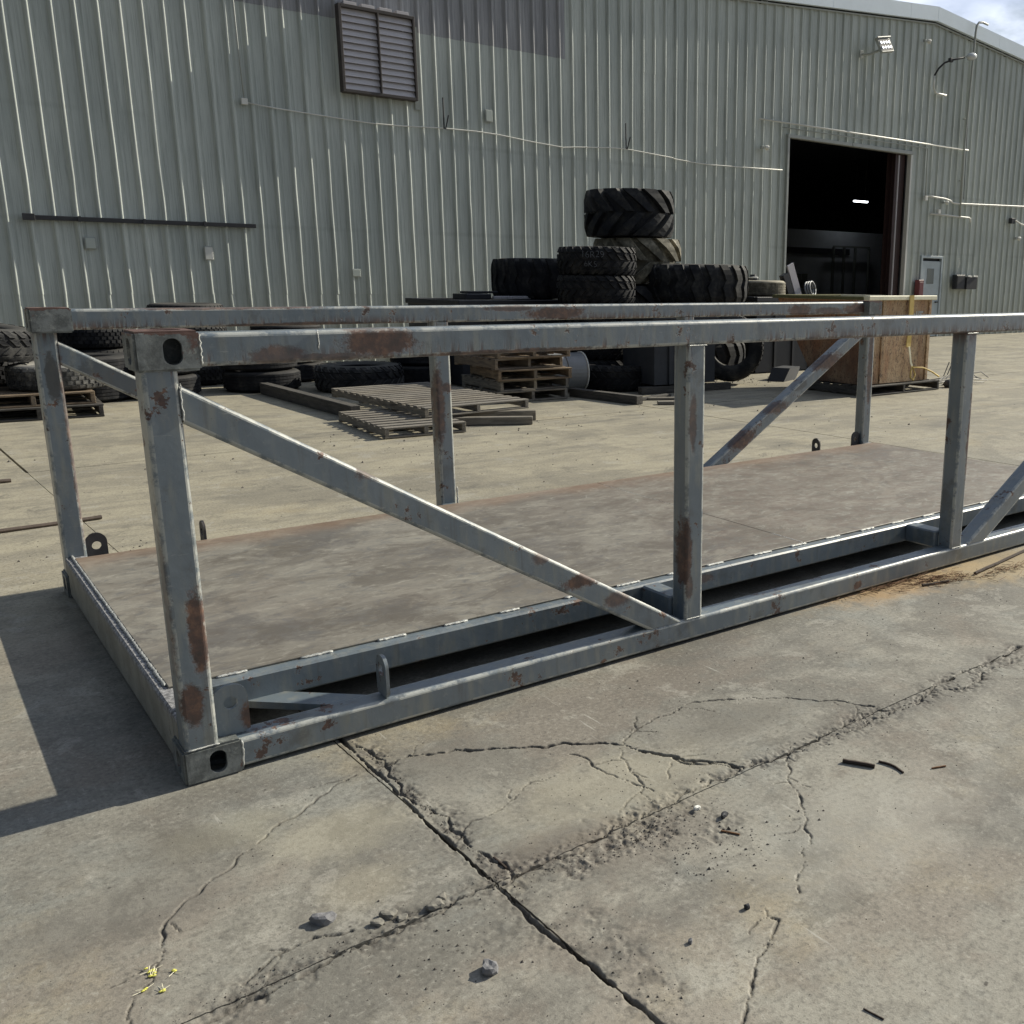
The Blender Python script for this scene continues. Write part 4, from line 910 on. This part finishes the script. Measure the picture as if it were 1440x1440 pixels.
# wide plain tyre at the left on a black skip
def skip(name, x0, x1, y0, y1, h, label, mt=M_black, cat='steel bin', rot=0, th=.05):
    o = empty(name, ((x0+x1)/2, (y0+y1)/2, 0), (0, 0, rot), label=label, cat=cat); a, b = (x1-x0)/2, (y1-y0)/2
    mb = MB(); mb.box(-a, a, -b, -b+th, .02, h-.08); mb.box(-a, a, b-th, b, .02, h-.08); mb.box(-a, -a+th, -b+th, b-th, .02, h-.08); mb.box(a-th, a, -b+th, b-th, .02, h-.08); mb.box(-a+th, a-th, -b+th, b-th, .02, .06); mb.build('shell', mt, o)
    r_ = MB(); r_.rbox(-a-.03, a+.03, -b-.03, -b+th, h-.08, h, .008); r_.rbox(-a-.03, a+.03, b-th, b+.03, h-.08, h, .008); r_.rbox(-a-.03, -a+th, -b+th, b-th, h-.08, h, .008); r_.rbox(a-th, a+.03, -b+th, b-th, h-.08, h, .008); r_.build('rim', mt, o)
    for i in range(3): MB().rbox(-a+a*.5*(i+1)-.03, -a+a*.5*(i+1)+.03, -b-.03, -b-.001, .02, h-.085, .004).build('stiffener', mt, o)
    return o
sk1 = skip('steel_skip', 6.15, 8.0, 10.25, 12.1, 1.27, 'long black steel skip behind the pallets with a flat lid of scrap')
MB().rbox(-.87, .87, -.87, .87, 1.15, 1.24, .01).build('lid', M_black, sk1)
tyre('wide', (8.0, 11.2, 1.272), (0, 0, .2), 'wide smooth-shouldered tyre on the black skip, left end of the raised tyres', 'tyres up on the skips')
o = empty('scrap_block', (6.75, 10.9, 1.272), (0, 0, .1), label='low dark steel block lying on the left end of the black skip', cat='scrap'); MB().rbox(-.3, .15, -.2, .2, 0, .085, .01).build('block', M_black, o); MB().rbox(-.1, .45, .05, .3, .086, .12, .006).build('slab', M_black, o)
o = empty('scrap_strip', (7.25, 10.7, 1.272), (0, 0, .0), label='torn pale toothed strip on the black skip beside the wide tyre', cat='scrap'); mb = MB(); mb.rbox(-.3, .35, -.02, .06, 0, .05, .006)
for i in range(6): mb.box(-.28+i*.1, -.24+i*.1, -.035, -.021, .01, .04)
mb.build('strip', M_louv, o)
# right group
tyre('big', (10.22, 9.85, .012), (0, 0, 0), 'big tyre on the ground, lowest of the three-high stack right of the tall stack', 'tyres of the three-high stack')
tyre('big', (10.18, 9.85, .625), (0, 0, .5), 'big tyre in the middle of the three-high stack right of the tall stack', 'tyres of the three-high stack')
tyre('big', (10.16, 9.75, 1.238), (0, 0, .12), 'big bar tread tyre on top of the three-high stack, its lit lugs at the right', 'tyres of the three-high stack', M_rub2)
tyre('truck', (9.93, 8.5, .53), (R(80), 0, R(-40)), 'tyre standing on edge with its open middle facing the yard, between the far posts', None, M_rub2)
sk2 = skip('steel_skip', 11.3, 13.1, 9.35, 10.9, 1.32, 'black steel skip right of the three-high tyre stack, scrap heaped on it', M_black)
MB().rbox(-.845, .845, -.72, .72, 1.20, 1.29, .01).build('lid', M_black, sk2)
tyre('rib', (11.85, 9.95, 1.322), (0, 0, .3), 'worn brown tyre lying flat on the right-hand black skip', 'tyres up on the skips', M_tan)
o = empty('scrap_plate', (12.72, 9.75, 1.322), (0, 0, 0), label='pale plank-like steel plate leaning up steeply on the right-hand skip', cat='scrap plate'); MB().rbox(-.08, .08, -.02, .02, 0, .62, .004, Matrix.Rotation(R(-24), 4, 'Y')).build('plate', M_louv, o); MB().rbox(-.24, -.1, -.02, .10, 0, .5, .004, Matrix.Rotation(R(-24), 4, 'Y')).build('back_plate', M_black, o)
o = empty('hose_coil', (12.95, 9.7, 1.322), (R(78), 0, R(25)), label='small pale coil of hose behind the leaning plate on the right-hand skip', cat='hose')
for i in range(3): MB().tube([(.16*math.cos(a)+i*.03, .13+.13*math.sin(a), i*.035) for a in np.linspace(0, 6.2, 18)], .016, 6).build('loop', M_drum, o, smooth=True)
o = empty('can', (11.75, 9.95, 1.602), label='small dark can with a pale lid on the worn brown tyre', cat='can'); MB().lathe([(.001, 0), (.09, 0), (.09, .05), (.06, .07), (.05, .10), (.001, .10)], 14, None, False).build('body', M_black, o); MB().lathe([(.091, .035), (.095, .035), (.095, .055), (.08, .06)], 14, None, False).build('lid', M_white, o)
# black bin on timbers
sk3 = skip('steel_bin', 8.0, 9.05, 7.85, 8.75, 1.02, 'dark steel bin on timber bearers in front of the tall tyre stack', plain('bin_dark', (.03, .034, .042), .6, 0, .5, 5, .2), rot=R(-6)); sk3.location.z = .105
def timber(x0, y0, x1, y1, wd, ht, z, label, mt=M_beamw, cat='timber', nm='timber_beam', group=None):
    d = math.hypot(x1-x0, y1-y0); o = MB().rbox(0, d, -wd/2, wd/2, 0, ht, .005).build(nm, mt); o.location = (x0, y0, z); o.rotation_euler = (0, 0, math.atan2(y1-y0, x1-x0)); tag(o, label, cat, group); return o
timber(7.75, 7.98, 9.3, 7.80, .10, .10, .004, 'timber bearer under the front edge of the dark steel bin')
timber(7.85, 8.72, 9.2, 8.55, .10, .10, .004, 'timber bearer under the back of the dark steel bin')
timber(6.85, 8.35, 7.06, 7.05, .12, .11, .004, 'dark square timber lying from the drum towards the yard')
timber(7.1, 7.32, 7.95, 7.55, .07, .04, .004, 'thin dark batten on the concrete left of the dark steel bin')
timber(7.25, 6.92, 7.75, 6.62, .10, .04, .004, 'short pale plank on the concrete in front of the dark steel bin', M_wood2, 'plank', 'plank')
timber(7.45, 7.4, 8.1, 7.05, .09, .03, .004, 'thin dark slat lying crosswise in front of the dark steel bin', M_wood2, 'plank', 'plank')
# sheet over the ground tyre behind the drum
tyre('rock', (8.0-.02, 8.62+.25, .012), (0, 0, .1), 'block tread tyre lying between the drum and the dark bin', None, M_rub)
# drum on its side
dr = empty('steel_drum', (7.0, 8.85, .292), (0, R(90), R(-8)), label='grey steel drum lying on its side behind the pallet stack', cat='drum')
MB().lathe([(.001, -.27), (.272, -.27), (.272, .30), (.001, .30)], 32, None, False).build('shell', M_drum, dr, smooth=False)
for zz in (-.26, .0, .30): MB().lathe([(.272, zz-.012), (.286, zz-.008), (.286, zz+.008), (.272, zz+.012)], 32).build('hoop', M_white if zz > .2 else M_drum, dr, smooth=True)
# low row of tyres behind the pallets and towards the left
def pile(kind, x, y, n, hgt, lab, g, mt=None, z0=.012, jit=.03):
    for i in range(n):
        pos = ('lowest', 'second from the ground', 'third from the ground', 'fourth from the ground', 'fifth from the ground', 'sixth from the ground')[i] if n > 1 else 'single'
        if n > 1 and i == n-1: pos = 'topmost'
        tyre(kind, (x+rnd.uniform(-jit, jit), y+rnd.uniform(-jit, jit), z0+i*hgt), (0, 0, rnd.uniform(0, 6)), pos+' tyre '+lab, g, mt)
pile('rock', 4.80, 10.75, 1, .37, 'with fine blocks, lying just behind the flat slatted pallets', None, M_rub2)
pile('rib', 5.95, 11.2, 2, .29, 'of the ribbed pair seen left of the second far post', 'ribbed tyres behind the slatted pallets')
pile('rib', 3.62, 11.55, 2, .29, 'of the ribbed pair left of the block tyre', 'ribbed tyres along the wall')
pile('rib', 2.30, 11.55, 2, .29, 'of the ribbed pair right of the near corner post', 'ribbed tyres along the wall')
pile('rib', 1.45, 11.5, 2, .29, 'of the ribbed pair right of the left pallets', 'ribbed tyres along the wall')
pile('truck', 3.05, 12.95, 4, .295, 'of the four-high stack near the wall behind the rack corner', 'truck tyres stacked close to the wall', M_rub2)
pile('truck', 1.75, 12.75, 3, .295, 'of the three-high stack by the wall left of the rack', 'truck tyres stacked close to the wall')
pile('rib', 4.4, 12.7, 3, .29, 'of the ribbed three-high stack behind the block tyre', 'ribbed tyres stacked by the wall')
for (x, y, z) in ((1.0, 13.9, 0),): pass
# ------------------------------------------------------------------ pallets
PB = {}
def pallet(x, y, z, rot, label, group=None, mt=M_wood, Lx=1.2, Ly=1.0, nt=7, nb=3, th=.02, sh=.10, lower=True):
    o = empty('pallet', (x, y, z), (0, 0, rot), label=label, cat='pallet', group=group); key = (Lx, Ly, nt, nb, th, sh, mt.name)
    if key not in PB:
        bw = min(.095, Ly/nt*.72); rr = random.Random(3)
        PB[key] = (MB().rbox(-Lx/2, Lx/2, -bw/2, bw/2, 0, th, .003).mesh('deck_board'), MB().rbox(-Ly/2, Ly/2, -.022, .022, 0, sh, .003).mesh('stringer'), bw)
    db, st, bw = PB[key]
    def put(nm, me, l, r=0):
        if not me.materials: me.materials.append(mt)
        c = bpy.data.objects.new(nm, me); col.objects.link(c); c.parent = o; c.location = l; c.rotation_euler = (0, 0, r)
    for i in range(nb): put('deck_board', db, (0, -Ly/2+bw/2+i*(Ly-bw)/(nb-1), 0))
    for i in range(3): put('stringer', st, (-Lx/2+.025+i*(Lx-.05)/2, 0, th+.0005), R(90))
    for i in range(nt): put('deck_board', db, (rnd.uniform(-.006, .006), -Ly/2+bw/2+i*(Ly-bw)/(nt-1), th+sh+.001), rnd.uniform(-.008, .008))
    return o
names = ['bottom', 'second from the bottom', 'middle', 'second from the top', 'top']
for i in range(5):
    r_ = R(-3)+(0, .05, -.09, .08, -.05)[i]
    pallet(6.14+(0, .03, .06, -.06, .05)[i], 8.70+(0, .04, -.06, .05, -.02)[i], .006+i*.1425, r_, names[i]+' wooden pallet of the five-high stack behind the second far post', 'pallets of the five-high stack', M_wood if i > 1 else M_wood2, 1.05, 1.1)
# flat slatted pallets (long skids)
def skid(x, y, z, rot, Lx, Ly, n, label, mt, sh=.072):
    return pallet(x, y, z, rot, label, 'long slatted skids lying flat', mt, Lx, Ly, n, 4, .018, sh)
skid(4.50, 7.95, .118, R(3), 1.33, 2.45, 14, 'long slatted skid lying flat on another, left of the pallet stack', M_wood2)
skid(3.74, 6.98, .006, R(-3), .88, 1.5, 9, 'lower slatted skid peeking out under the near left corner of the upper one', M_wood2)
timber(3.50, 11.0, 3.58, 7.85, .12, .15, .004, 'long dark timber beam running along the left side of the slatted skids')
timber(3.98, 9.2, 4.02, 7.6, .10, .12, .15-.0, 'short dark beam lying on the lower skid beside the upper skid') if False else None
timber(4.1, 6.86, 5.02, 6.33, .10, .085, .004, 'grey square timber lying in front of the slatted skids, nearest one', M_wood2)
timber(4.28, 7.04, 5.22, 6.60, .10, .112, .004, 'grey square timber lying just behind the nearest one, in front of the skids', M_wood2)
# left pallet with big tyres
pallet(.75, 10.25, .006, R(-4), 'dark pallet under the tyres at the left edge of the photo', 'left edge pallets', M_beamw, 1.25, 1.1)
pallet(.70, 10.3, .1495, R(-2), 'brown pallet on the dark one, under the tyres at the left edge', 'left edge pallets', M_wood, 1.2, 1.05)
tyre('truck', (1.02, 10.35, .293), (0, 0, 0), 'fine tread truck tyre on the left pallets, its pale top edge lit', 'tyres on the left pallets', rubber('grey_rubber', (.035, .036, .038), (.24, .235, .22), .9))
tyre('rock', (-.28, 10.45, .293), (0, 0, .5), 'dark tyre at the very left edge, lying on the left pallets', 'tyres on the left pallets')
tyre('truck', (.3, 11.4, .30+.0), (0, 0, 1), 'truck tyre behind the left pallets, second row', 'tyres behind the left pallets'); bpy.context.view_layer.update()
pile('truck', -.55, 11.9, 4, .295, 'of the four-high stack behind the left pallets', 'truck tyres behind the left pallets')
pile('rib', .62, 11.75, 3, .29, 'of the three-high stack behind the left pallets', 'ribbed tyres behind the left pallets')
tyre('rock', (.25, 10.6, .68), (R(6), R(5), .5), 'big dusty tyre tilted on top of the two tyres on the left pallets', 'tyres on the left pallets', M_rub2)
tyre('car', (.05, 10.7, 1.10), (R(5), R(4), 0), 'small car tyre with a bright rim edge on top of the left pile', 'tyres on the left pallets', M_rub2)

# ------------------------------------------------------------------ ochre bin with yellow strap on its pallet
bn = empty('ochre_bin', (10.28, 6.02, 0), (0, 0, R(1)), label='tall chipped ochre and rust steel bin with a pale rim, standing on a pallet', cat='steel bin')
SYZ = [(0, .155), (.95, .155), (1.75, 1.32), (1.75, 1.34), (0, 1.34)]
MB().prism(SYZ, 0, 1.50, 'x').build('body', M_bin, bn)
for a, b, mt in ((0, 1.53, M_ochre),): MB().rbox(-.02, 1.56, -.05, .06, 1.342, 1.405, .008).build('rim', mt, bn)
MB().rbox(-.03, .05, .063, 1.78, 1.342, 1.392, .008).build('rim', M_moss, bn); MB().rbox(1.47, 1.55, .063, 1.78, 1.342, 1.392, .008).build('rim', M_ochre, bn); MB().rbox(-.03, 1.55, 1.783, 1.86, 1.342, 1.392, .008).build('rim', M_moss, bn)
MB().rbox(.08, 1.44, .09, 1.75, 1.3435, 1.355, .003).build('heaped_fill', M_moss, bn)
for xx in (.02, .36, 1.44): MB().rbox(xx-.03, xx+.03, -.022, -.001, .16, 1.338, .004).build('corner_post' if xx != .36 else 'stiffener', M_bin, bn)
st = empty('yellow_strap', (10.28, 6.02, 0), (0, 0, R(1)), label='yellow lifting strap hanging down the front of the ochre bin, frayed at its end', cat='strap')
sp = [(.93, -.056, 1.41), (.93, -.058, 1.1), (.94, -.05, .9), (.93, -.045, .72), (.92, -.05, .66)]
MB().sweep(sp, [(-.05, -.006), (.05, -.006), (.05, .006), (-.05, .006)], upv=Vector((0, 1, 0))).build('webbing', M_strap, st)
MB().sweep([(.93, -.06, .67), (.95, -.07, .55), (.99, -.06, .44), (1.03, -.06, .38)], [(-.018, -.005), (.018, -.005), (.018, .005), (-.018, .005)], upv=Vector((0, 1, 0))).build('tail', M_ochre, st)
MB().tube([(1.03, -.06, .38), (.98, -.08, .30), (.95, -.10, .22), (1.0, -.12, .18), (1.06, -.10, .26), (1.03, -.07, .37), (1.25, -.1, .35), (1.45, -.12, .28), (1.62, -.13, .2)], .012, 6).build('cord', M_strap, st, smooth=True)
pallet(11.05, 6.5, .006, R(1), 'dark pallet under the ochre bin, its openings facing the yard', None, M_beamw, 1.72, 1.2)
M_sten = plain('stencil_paint', (.45, .46, .45), .8, 0, .3, 20, 0)
mb = MB()
for i, hh in enumerate((.09, .12, .12, .10)): mb.box(1.07+i*.05, 1.10+i*.05, -.0045, -.003, 1.06, 1.06+hh)
mb.box(1.05, 1.28, -.0045, -.003, 1.02, 1.045); mb.box(1.18, 1.29, -.0045, -.003, 1.15, 1.18); mb.build('stencil_marks', M_sten, bn)
# junk on the ground right of the bin
o = empty('wire_bundle', (12.15, 6.3, .01), label='tangle of thin dark wires on the concrete right of the ochre bin', cat='wire')
for i in range(6):
    a = rnd.uniform(-.3, .3); MB().tube([(-.1, .1*i-.2, .02), (.5+.2*i, .06*i-.1+a*.5, .04+.02*i), (1.2+.15*i, .1*i+a, .012)], .008, 5).build('strand', M_black, o)
for i in range(3): MB().tube([(.35+.1*i, .1, .02), (.6+.1*i, .15, .10+.02*i), (.8+.12*i, .2, .32+.06*i)], .008, 5).build('strand', M_black, o)
o = MB().lathe([(.001, 0), (.10, .0), (.14, .05), (.10, .11), (.001, .13)], 10, Matrix.Diagonal((1.2, .8, 1, 1)), False).build('rock', M_dark, smooth=True); o.location = (12.35, 6.0, .0); tag(o, 'dark lump of scrap on the concrete just right of the ochre bin', 'lump')
o = MB().prism([(-.35, 0), (.15, 0), (.3, .12), (.35, .2), (-.1, .2)], -.15, .15, 'y').build('scrap_wedge', M_dark); o.location = (11.0, 8.35, .002); o.rotation_euler = (0, 0, .4); tag(o, 'dark wedge of scrap on the ground between standing tyre and ochre bin', 'scrap')

# ------------------------------------------------------------------ small things on the near ground
def rodthing(x0, y0, x1, y1, r, label, mt=M_twig, cat='twig', nm='twig', bend=.0):
    P = []; n = 5; g0 = gz((x0+x1)/2, (y0+y1)/2); d = Vector((x1-x0, y1-y0, 0)); s_ = Vector((-d.y, d.x, 0))
    for i in range(n+1):
        f = i/n; P.append(Vector((x0, y0, g0+r*.8))+d*f+s_*bend*math.sin(f*3.14)+Vector((0, 0, rnd.uniform(0, r*.4))))
    o = MB().tube(P, r, 6).build(nm, mt); tag(o, label, cat); return o
rodthing(-.9, 4.09, .43, 4.18, .014, 'rusty steel bar lying on the concrete behind the left end of the rack', M_rustbar, 'steel bar', 'steel_bar')
rodthing(-.5, 5.93, .09, 5.96, .016, 'short rusty bar at the left edge, beyond the long bar', M_rustbar, 'steel bar', 'steel_bar')
rodthing(1.788, -1.188, 1.844, -1.282, .007, 'thicker dark twig on the concrete, left one of three'); rodthing(1.885, -1.265, 1.888, -1.367, .004, 'thin bent dark twig, middle one of three', bend=.12); rodthing(1.988, -1.408, 2.038, -1.428, .003, 'thin pale brown twig, right one of three', M_needle)
rodthing(.585, -.951, .587, -1.018, .004, 'short dark stick lying by the crossing of the slab joints'); rodthing(1.18, -1.25, 1.21, -1.30, .003, 'tiny dry stem near the broken concrete', M_needle)
rodthing(.95, -2.0, .96, -2.05, .002, 'tiny dark stem near the bottom of the photo')
def stone(x, y, sx, sy, sz, label, seed, mt=M_stone, flat=1.0):
    rs = random.Random(seed); bm = bmesh.new(); bmesh.ops.create_icosphere(bm, subdivisions=2, radius=1)
    for v in bm.verts:
        k = 1+.28*math.sin(v.co.x*3.1+seed)*math.cos(v.co.y*2.7+seed*2)+rs.uniform(-.09, .09)
        v.co = Vector((v.co.x*sx*k, v.co.y*sy*k, max(-.55, min(.62, v.co.z))*sz*1.2*k))
    mn = min(v.co.z for v in bm.verts)
    for v in bm.verts: v.co.z -= mn+sz*.15
    me = bpy.data.meshes.new('stone'); bm.to_mesh(me); bm.free(); o = link('stone', me, mt, label=label, cat='stone'); o.location = (x, y, gz(x, y)-.001); o.rotation_euler = (0, 0, rs.uniform(-.5, .5)); return o
stone(.106, -.94, .030, .020, .016, 'flat grey stone, left one of the two large stones on the near slab', 1); stone(.347, -1.367, .017, .022, .017, 'rounded grey stone with a dark underside, right one of the two large stones', 2)
stone(1.205, -1.109, .014, .009, .009, 'small pale stone right of the gritty broken patch', 3, M_white); stone(1.241, -1.195, .016, .010, .010, 'dark brown stone next to the small pale one', 4, M_dark)
stone(.991, -1.569, .010, .008, .009, 'small black stone beside the start of the jagged crack', 5, M_dark); stone(.788, -1.581, .007, .006, .008, 'tiny upright pebble left of the jagged crack', 6, M_stone)
for i, (x, y, s) in enumerate(((.245, -1.02, .02), (.268, -1.05, .015), (.21, -1.035, .017), (.355, -1.06, .024), (.385, -1.035, .016))): stone(x, y, s, s*.8, s*.5, ('broken concrete chip in the left cluster by the joint', 'small broken chip in the left cluster by the joint', 'leftmost broken chip by the joint', 'largest broken concrete piece lodged in the joint', 'broken piece right of the largest in the joint')[i], 20+i, plain('chip', (.20, .19, .165), .9, 0, .2, 30, .3))
# loose grit: nobody could count it
g_ = MB(); rs = random.Random(9)
_gx, _gy = np.meshgrid(np.linspace(-1.3, 4.5, 291), np.linspace(-2.4, .5, 146), indexing='ij'); _gh = ground_field(_gx.ravel(), _gy.ravel())[0].reshape(_gx.shape)
def PZ(x, y):
    i = int((x+1.3)/.02+.5); j = int((y+2.4)/.02+.5)
    return float(_gh[i, j]) if 0 <= i < 291 and 0 <= j < 146 else -.001
def pebble(x, y, s):
    z = PZ(x, y)-.001 if s < .006 else -.002; a0 = rs.uniform(0, 6.3); V = []
    for k_ in range(4):
        a = a0+k_*1.571; V.append((x+s*math.cos(a)*rs.uniform(.7, 1.2), y+s*math.sin(a)*rs.uniform(.7, 1.2), z))
    V.append((x+rs.uniform(-.3, .3)*s, y+rs.uniform(-.3, .3)*s, z+s*rs.uniform(.7, 1.3)))
    g_.add(V, [(0, 1, 4), (1, 2, 4), (2, 3, 4), (3, 0, 4)])
for cx, cy, sx, sy, n, s in ((1.0, -1.1, .10, .05, 420, .0022), (1.06, -1.25, .09, .10, 260, .0024), (.80, -1.12, .14, .04, 380, .0018), (.62, -1.05, .10, .05, 200, .002), (.55, -.5, .012, .3, 260, .0025), (.62, -1.6, .04, .15, 200, .0022), (.30, -1.06, .2, .015, 200, .002), (-.1, -1.08, .15, .02, 160, .002), (1.2, -1.35, .12, .06, 60, .0035), (.35, -1.25, .12, .08, 60, .003),
                         (1.1, -.8, .2, .15, 200, .0018), (2.0, -1.02, .4, .03, 250, .0022), (.9, -1.0, .9, .6, 1500, .0014), (2.0, -.8, .9, .5, 900, .0018), (-.1, -.9, .4, .3, 500, .0013), (.0, 1.5, .9, .9, 10, .004), (.24, -1.3, .2, .2, 300, .0015), (3.2, -.4, .8, .4, 200, .003), (0, -.8, .5, .4, 120, .002), (.3, 3.3, .2, .1, 60, .006), (2.5, 4.5, 1.5, 1.2, 120, .006), (6, 5.5, 3, 1.5, 160, .009), (10, 8.5, 1, .25, 180, .012), (4, 6.3, 1.5, .5, 60, .008)):
    for _ in range(n): pebble(rs.gauss(cx, sx), rs.gauss(cy, sy), s*rs.choice((.6, .8, 1, 1, 1.3, 1.9)))
g_.build('loose_grit', M_gravel, label='dark grit and crumbs scattered over the concrete around cracks', cat='grit', kind='stuff')
nd = MB()
for cx, cy, sx, sy, n in ((3.47, .035, .16, .02, 110), (3.72, -.06, .12, .025, 160), (3.85, -.13, .08, .02, 70), (4.25, -.2, .15, .03, 90), (4.45, -.33, .12, .03, 60)):
    for _ in range(n):
        x, y = rs.gauss(cx, sx), min(-.008, rs.gauss(cy-.02, sy)); a = rs.gauss(-.3, .7); l_ = rs.uniform(.02, .07); z = rs.uniform(.003, .014)
        nd.sweep([(x, y, z), (x+l_*math.cos(a), min(-.004, y+l_*math.sin(a)), z+rs.uniform(-.002, .008))], [(-.0012, 0), (0, .0016), (.0012, 0)])
nd.build('dry_needles', M_needle, label='brown dry needles and rust flakes gathered in front of the rack', cat='dry needles', kind='stuff')
rodthing(4.03, -.17, 4.75, -.06, .009, 'long dark stick lying among the dry needles at the right edge', M_twig, 'stick', 'stick'); rodthing(3.62, -.12, 3.8, -.16, .007, 'dark broken stick lying on the brown needles by the rack', M_twig, 'stick', 'stick')
# yellow flowers dropped on the slab
for i, (x, y, n, lb) in enumerate(((-.278, -.875, 9, 'clump of tiny yellow blossoms and stems over the thin crack'), (-.235, -.905, 3, 'few fallen yellow petals right of the blossom clump'), (-.300, -.935, 3, 'single fat yellow bud below the blossom clump'), (-.27, -.965, 3, 'yellow bud with a long pale stem, lowest of the fallen flowers'))):
    fo = empty('fallen_flower', (x, y, gz(x, y)+.001), label=lb, cat='flower', group='yellow flowers fallen on the slab'); pt = MB(); sm_ = MB()
    for _ in range(n):
        a = rs.uniform(0, 6.3); d = rs.uniform(0, .022 if n > 4 else .006); px_, py_ = d*math.cos(a), d*math.sin(a)
        pt.lathe([(.0002, 0), (.0028, .001), (.0034, .003), (.0002, .005)], 6, Matrix.Translation((px_, py_, 0))@Matrix.Diagonal((1.5, .9, 1, 1)), False)
        b = rs.uniform(0, 6.3); sm_.tube([(px_, py_, .002), (px_+.022*math.cos(b), py_+.022*math.sin(b), .004)], .0007, 4)
    pt.build('petals', M_yel, fo); sm_.build('stem', M_ochre, fo)
